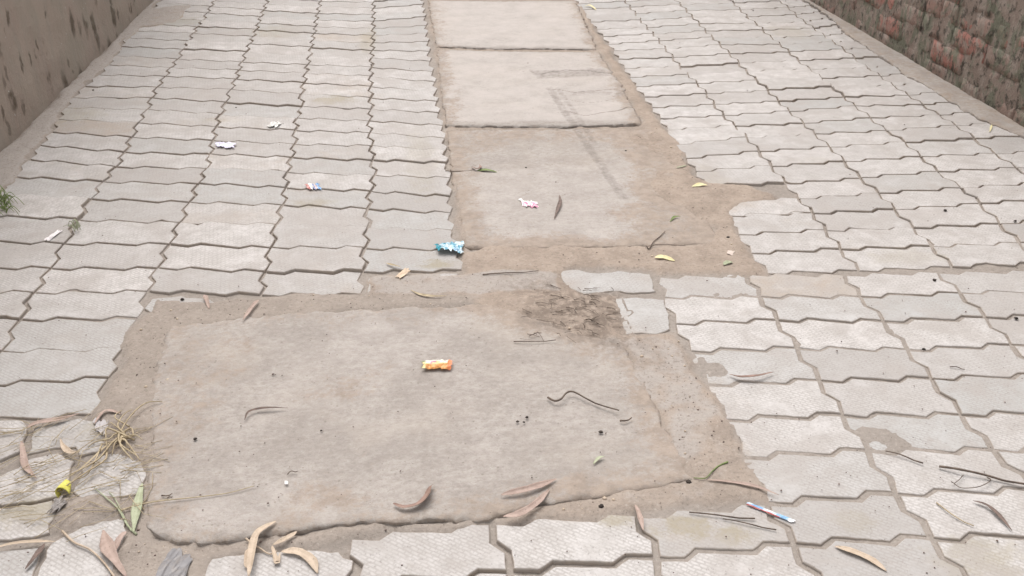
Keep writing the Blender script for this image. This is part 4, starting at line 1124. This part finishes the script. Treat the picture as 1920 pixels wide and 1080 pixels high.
def pebbles(items, name, mat):
    V, Fc, Cc = [], [], []
    for x, y, z, r in items:
        off = len(V)
        ph = rl.uniform(0, 6)
        V.append((x, y, z - r * 0.3)); Cc.append((0, 0, 0))
        for lay, (rr, zz_) in enumerate(((1, 0.05), (0.75, 0.55))):
            for k in range(6):
                a = ph + k * math.pi / 3
                q = r * rr * rl.uniform(0.75, 1.2)
                V.append((x + q * math.cos(a), y + q * math.sin(a), z + r * zz_)); Cc.append((0, 0, 0))
        V.append((x, y, z + r * 0.75)); Cc.append((0, 0, 0))
        for k in range(6):
            k2 = (k + 1) % 6
            Fc += [(off, off + 1 + k2, off + 1 + k), (off + 1 + k, off + 1 + k2, off + 7 + k2, off + 7 + k), (off + 7 + k, off + 7 + k2, off + 13)]
    return mesh_obj(name, V, Fc, M[mat], Cc)
it = []
for k in range(900):
    px, py = rl.uniform(0, 1920), rl.uniform(0, 1080)
    x, y = G(px, py); z = zat(px, py)
    it.append((x, y, z + 0.0005, abs(rl.gauss(0, 0.0007)) + 0.0004))
for poly, cnt in ((D_CENTRE, 500), (D_RING, 900), (D_RIGHT, 350)):
    bx = [p[0] for p in poly]; by = [p[1] for p in poly]
    for k in range(cnt):
        x, y = rl.uniform(min(bx), max(bx)), rl.uniform(min(by), max(by))
        if float(inpoly_d(np.array([x]), np.array([y]), poly)[0]) > 0:
            it.append((x, y, soil_z(x, y), abs(rl.gauss(0, 0.0008)) + 0.0005))
tag(pebbles(it, 'grit', 'brown'), 'fine dark grit scattered over the lane', 'grit', kind='stuff')
it = []
for k in range(260):
    poly = (D_RING, D_RIGHT, D_CENTRE)[k % 3]
    bx = [p[0] for p in poly]; by = [p[1] for p in poly]
    x, y = rl.uniform(min(bx), max(bx)), rl.uniform(min(by), max(by))
    if float(inpoly_d(np.array([x]), np.array([y]), poly)[0]) > 0:
        it.append((x, y, soil_z(x, y), abs(rl.gauss(0, 0.0016)) + 0.001))
tag(pebbles(it, 'gravel', 'tan'), 'pale gravel bits in the soil round the slabs', 'gravel', kind='stuff')
CR = [((1173,284), 0.0045, 'on the square slab near its right side'), ((990,120), 0.005, 'on the cracked slab, left of centre'), ((1006,163), 0.004, 'on the cracked slab beside its dark rough patch'),
      ((1126,817), 0.0055, 'on the largest slab under the curvy twig'), ((367,830), 0.005, 'on the left side of the largest slab below the dark curled leaf'),
      ((1752,527), 0.0065, 'on a right paver just below the horizontal break'), ((1905,599), 0.006, 'at the right edge of the photo'),
      ((1732,657), 0.0055, 'in a joint right of the largest slab'), ((1772,396), 0.0065, 'on a paver in the upper right'), ((1365,447), 0.006, 'in the dirt beside the right pavers'),
      ((1903,416), 0.006, 'in a joint near the right edge, upper half'), ((1412,21), 0.0045, 'near the top edge on the right pavers'), ((175,170), 0.005, 'on the left pavers by the plastered wall'),
      ((443,203), 0.004, 'on the third left paver column'), ((342,563), 0.006, 'on the pale broken paver'), ((986,316), 0.005, 'right of the green leaf'),
      ((603,814), 0.003, 'in the middle of the left half of the largest slab'), ((970,797), 0.004, 'leftmost of the three near the curvy twig'), ((988,789), 0.004, 'topmost of the three near the curvy twig'),
      ((982,798), 0.0035, 'middle one of the three near the curvy twig'), ((1291,905), 0.006, 'at the front right corner of the largest slab'), ((1127,952), 0.006, 'between the bottom pavers and the largest slab')]
for (p, r, wh) in CR:
    x, y = G(*p)
    o = pebbles([(x, y, zat(*p), r * 0.8)], 'soil_crumb', 'crumb')
    tag(o, 'dark soil crumb ' + wh, 'crumb', 'dark crumbs on the paving')
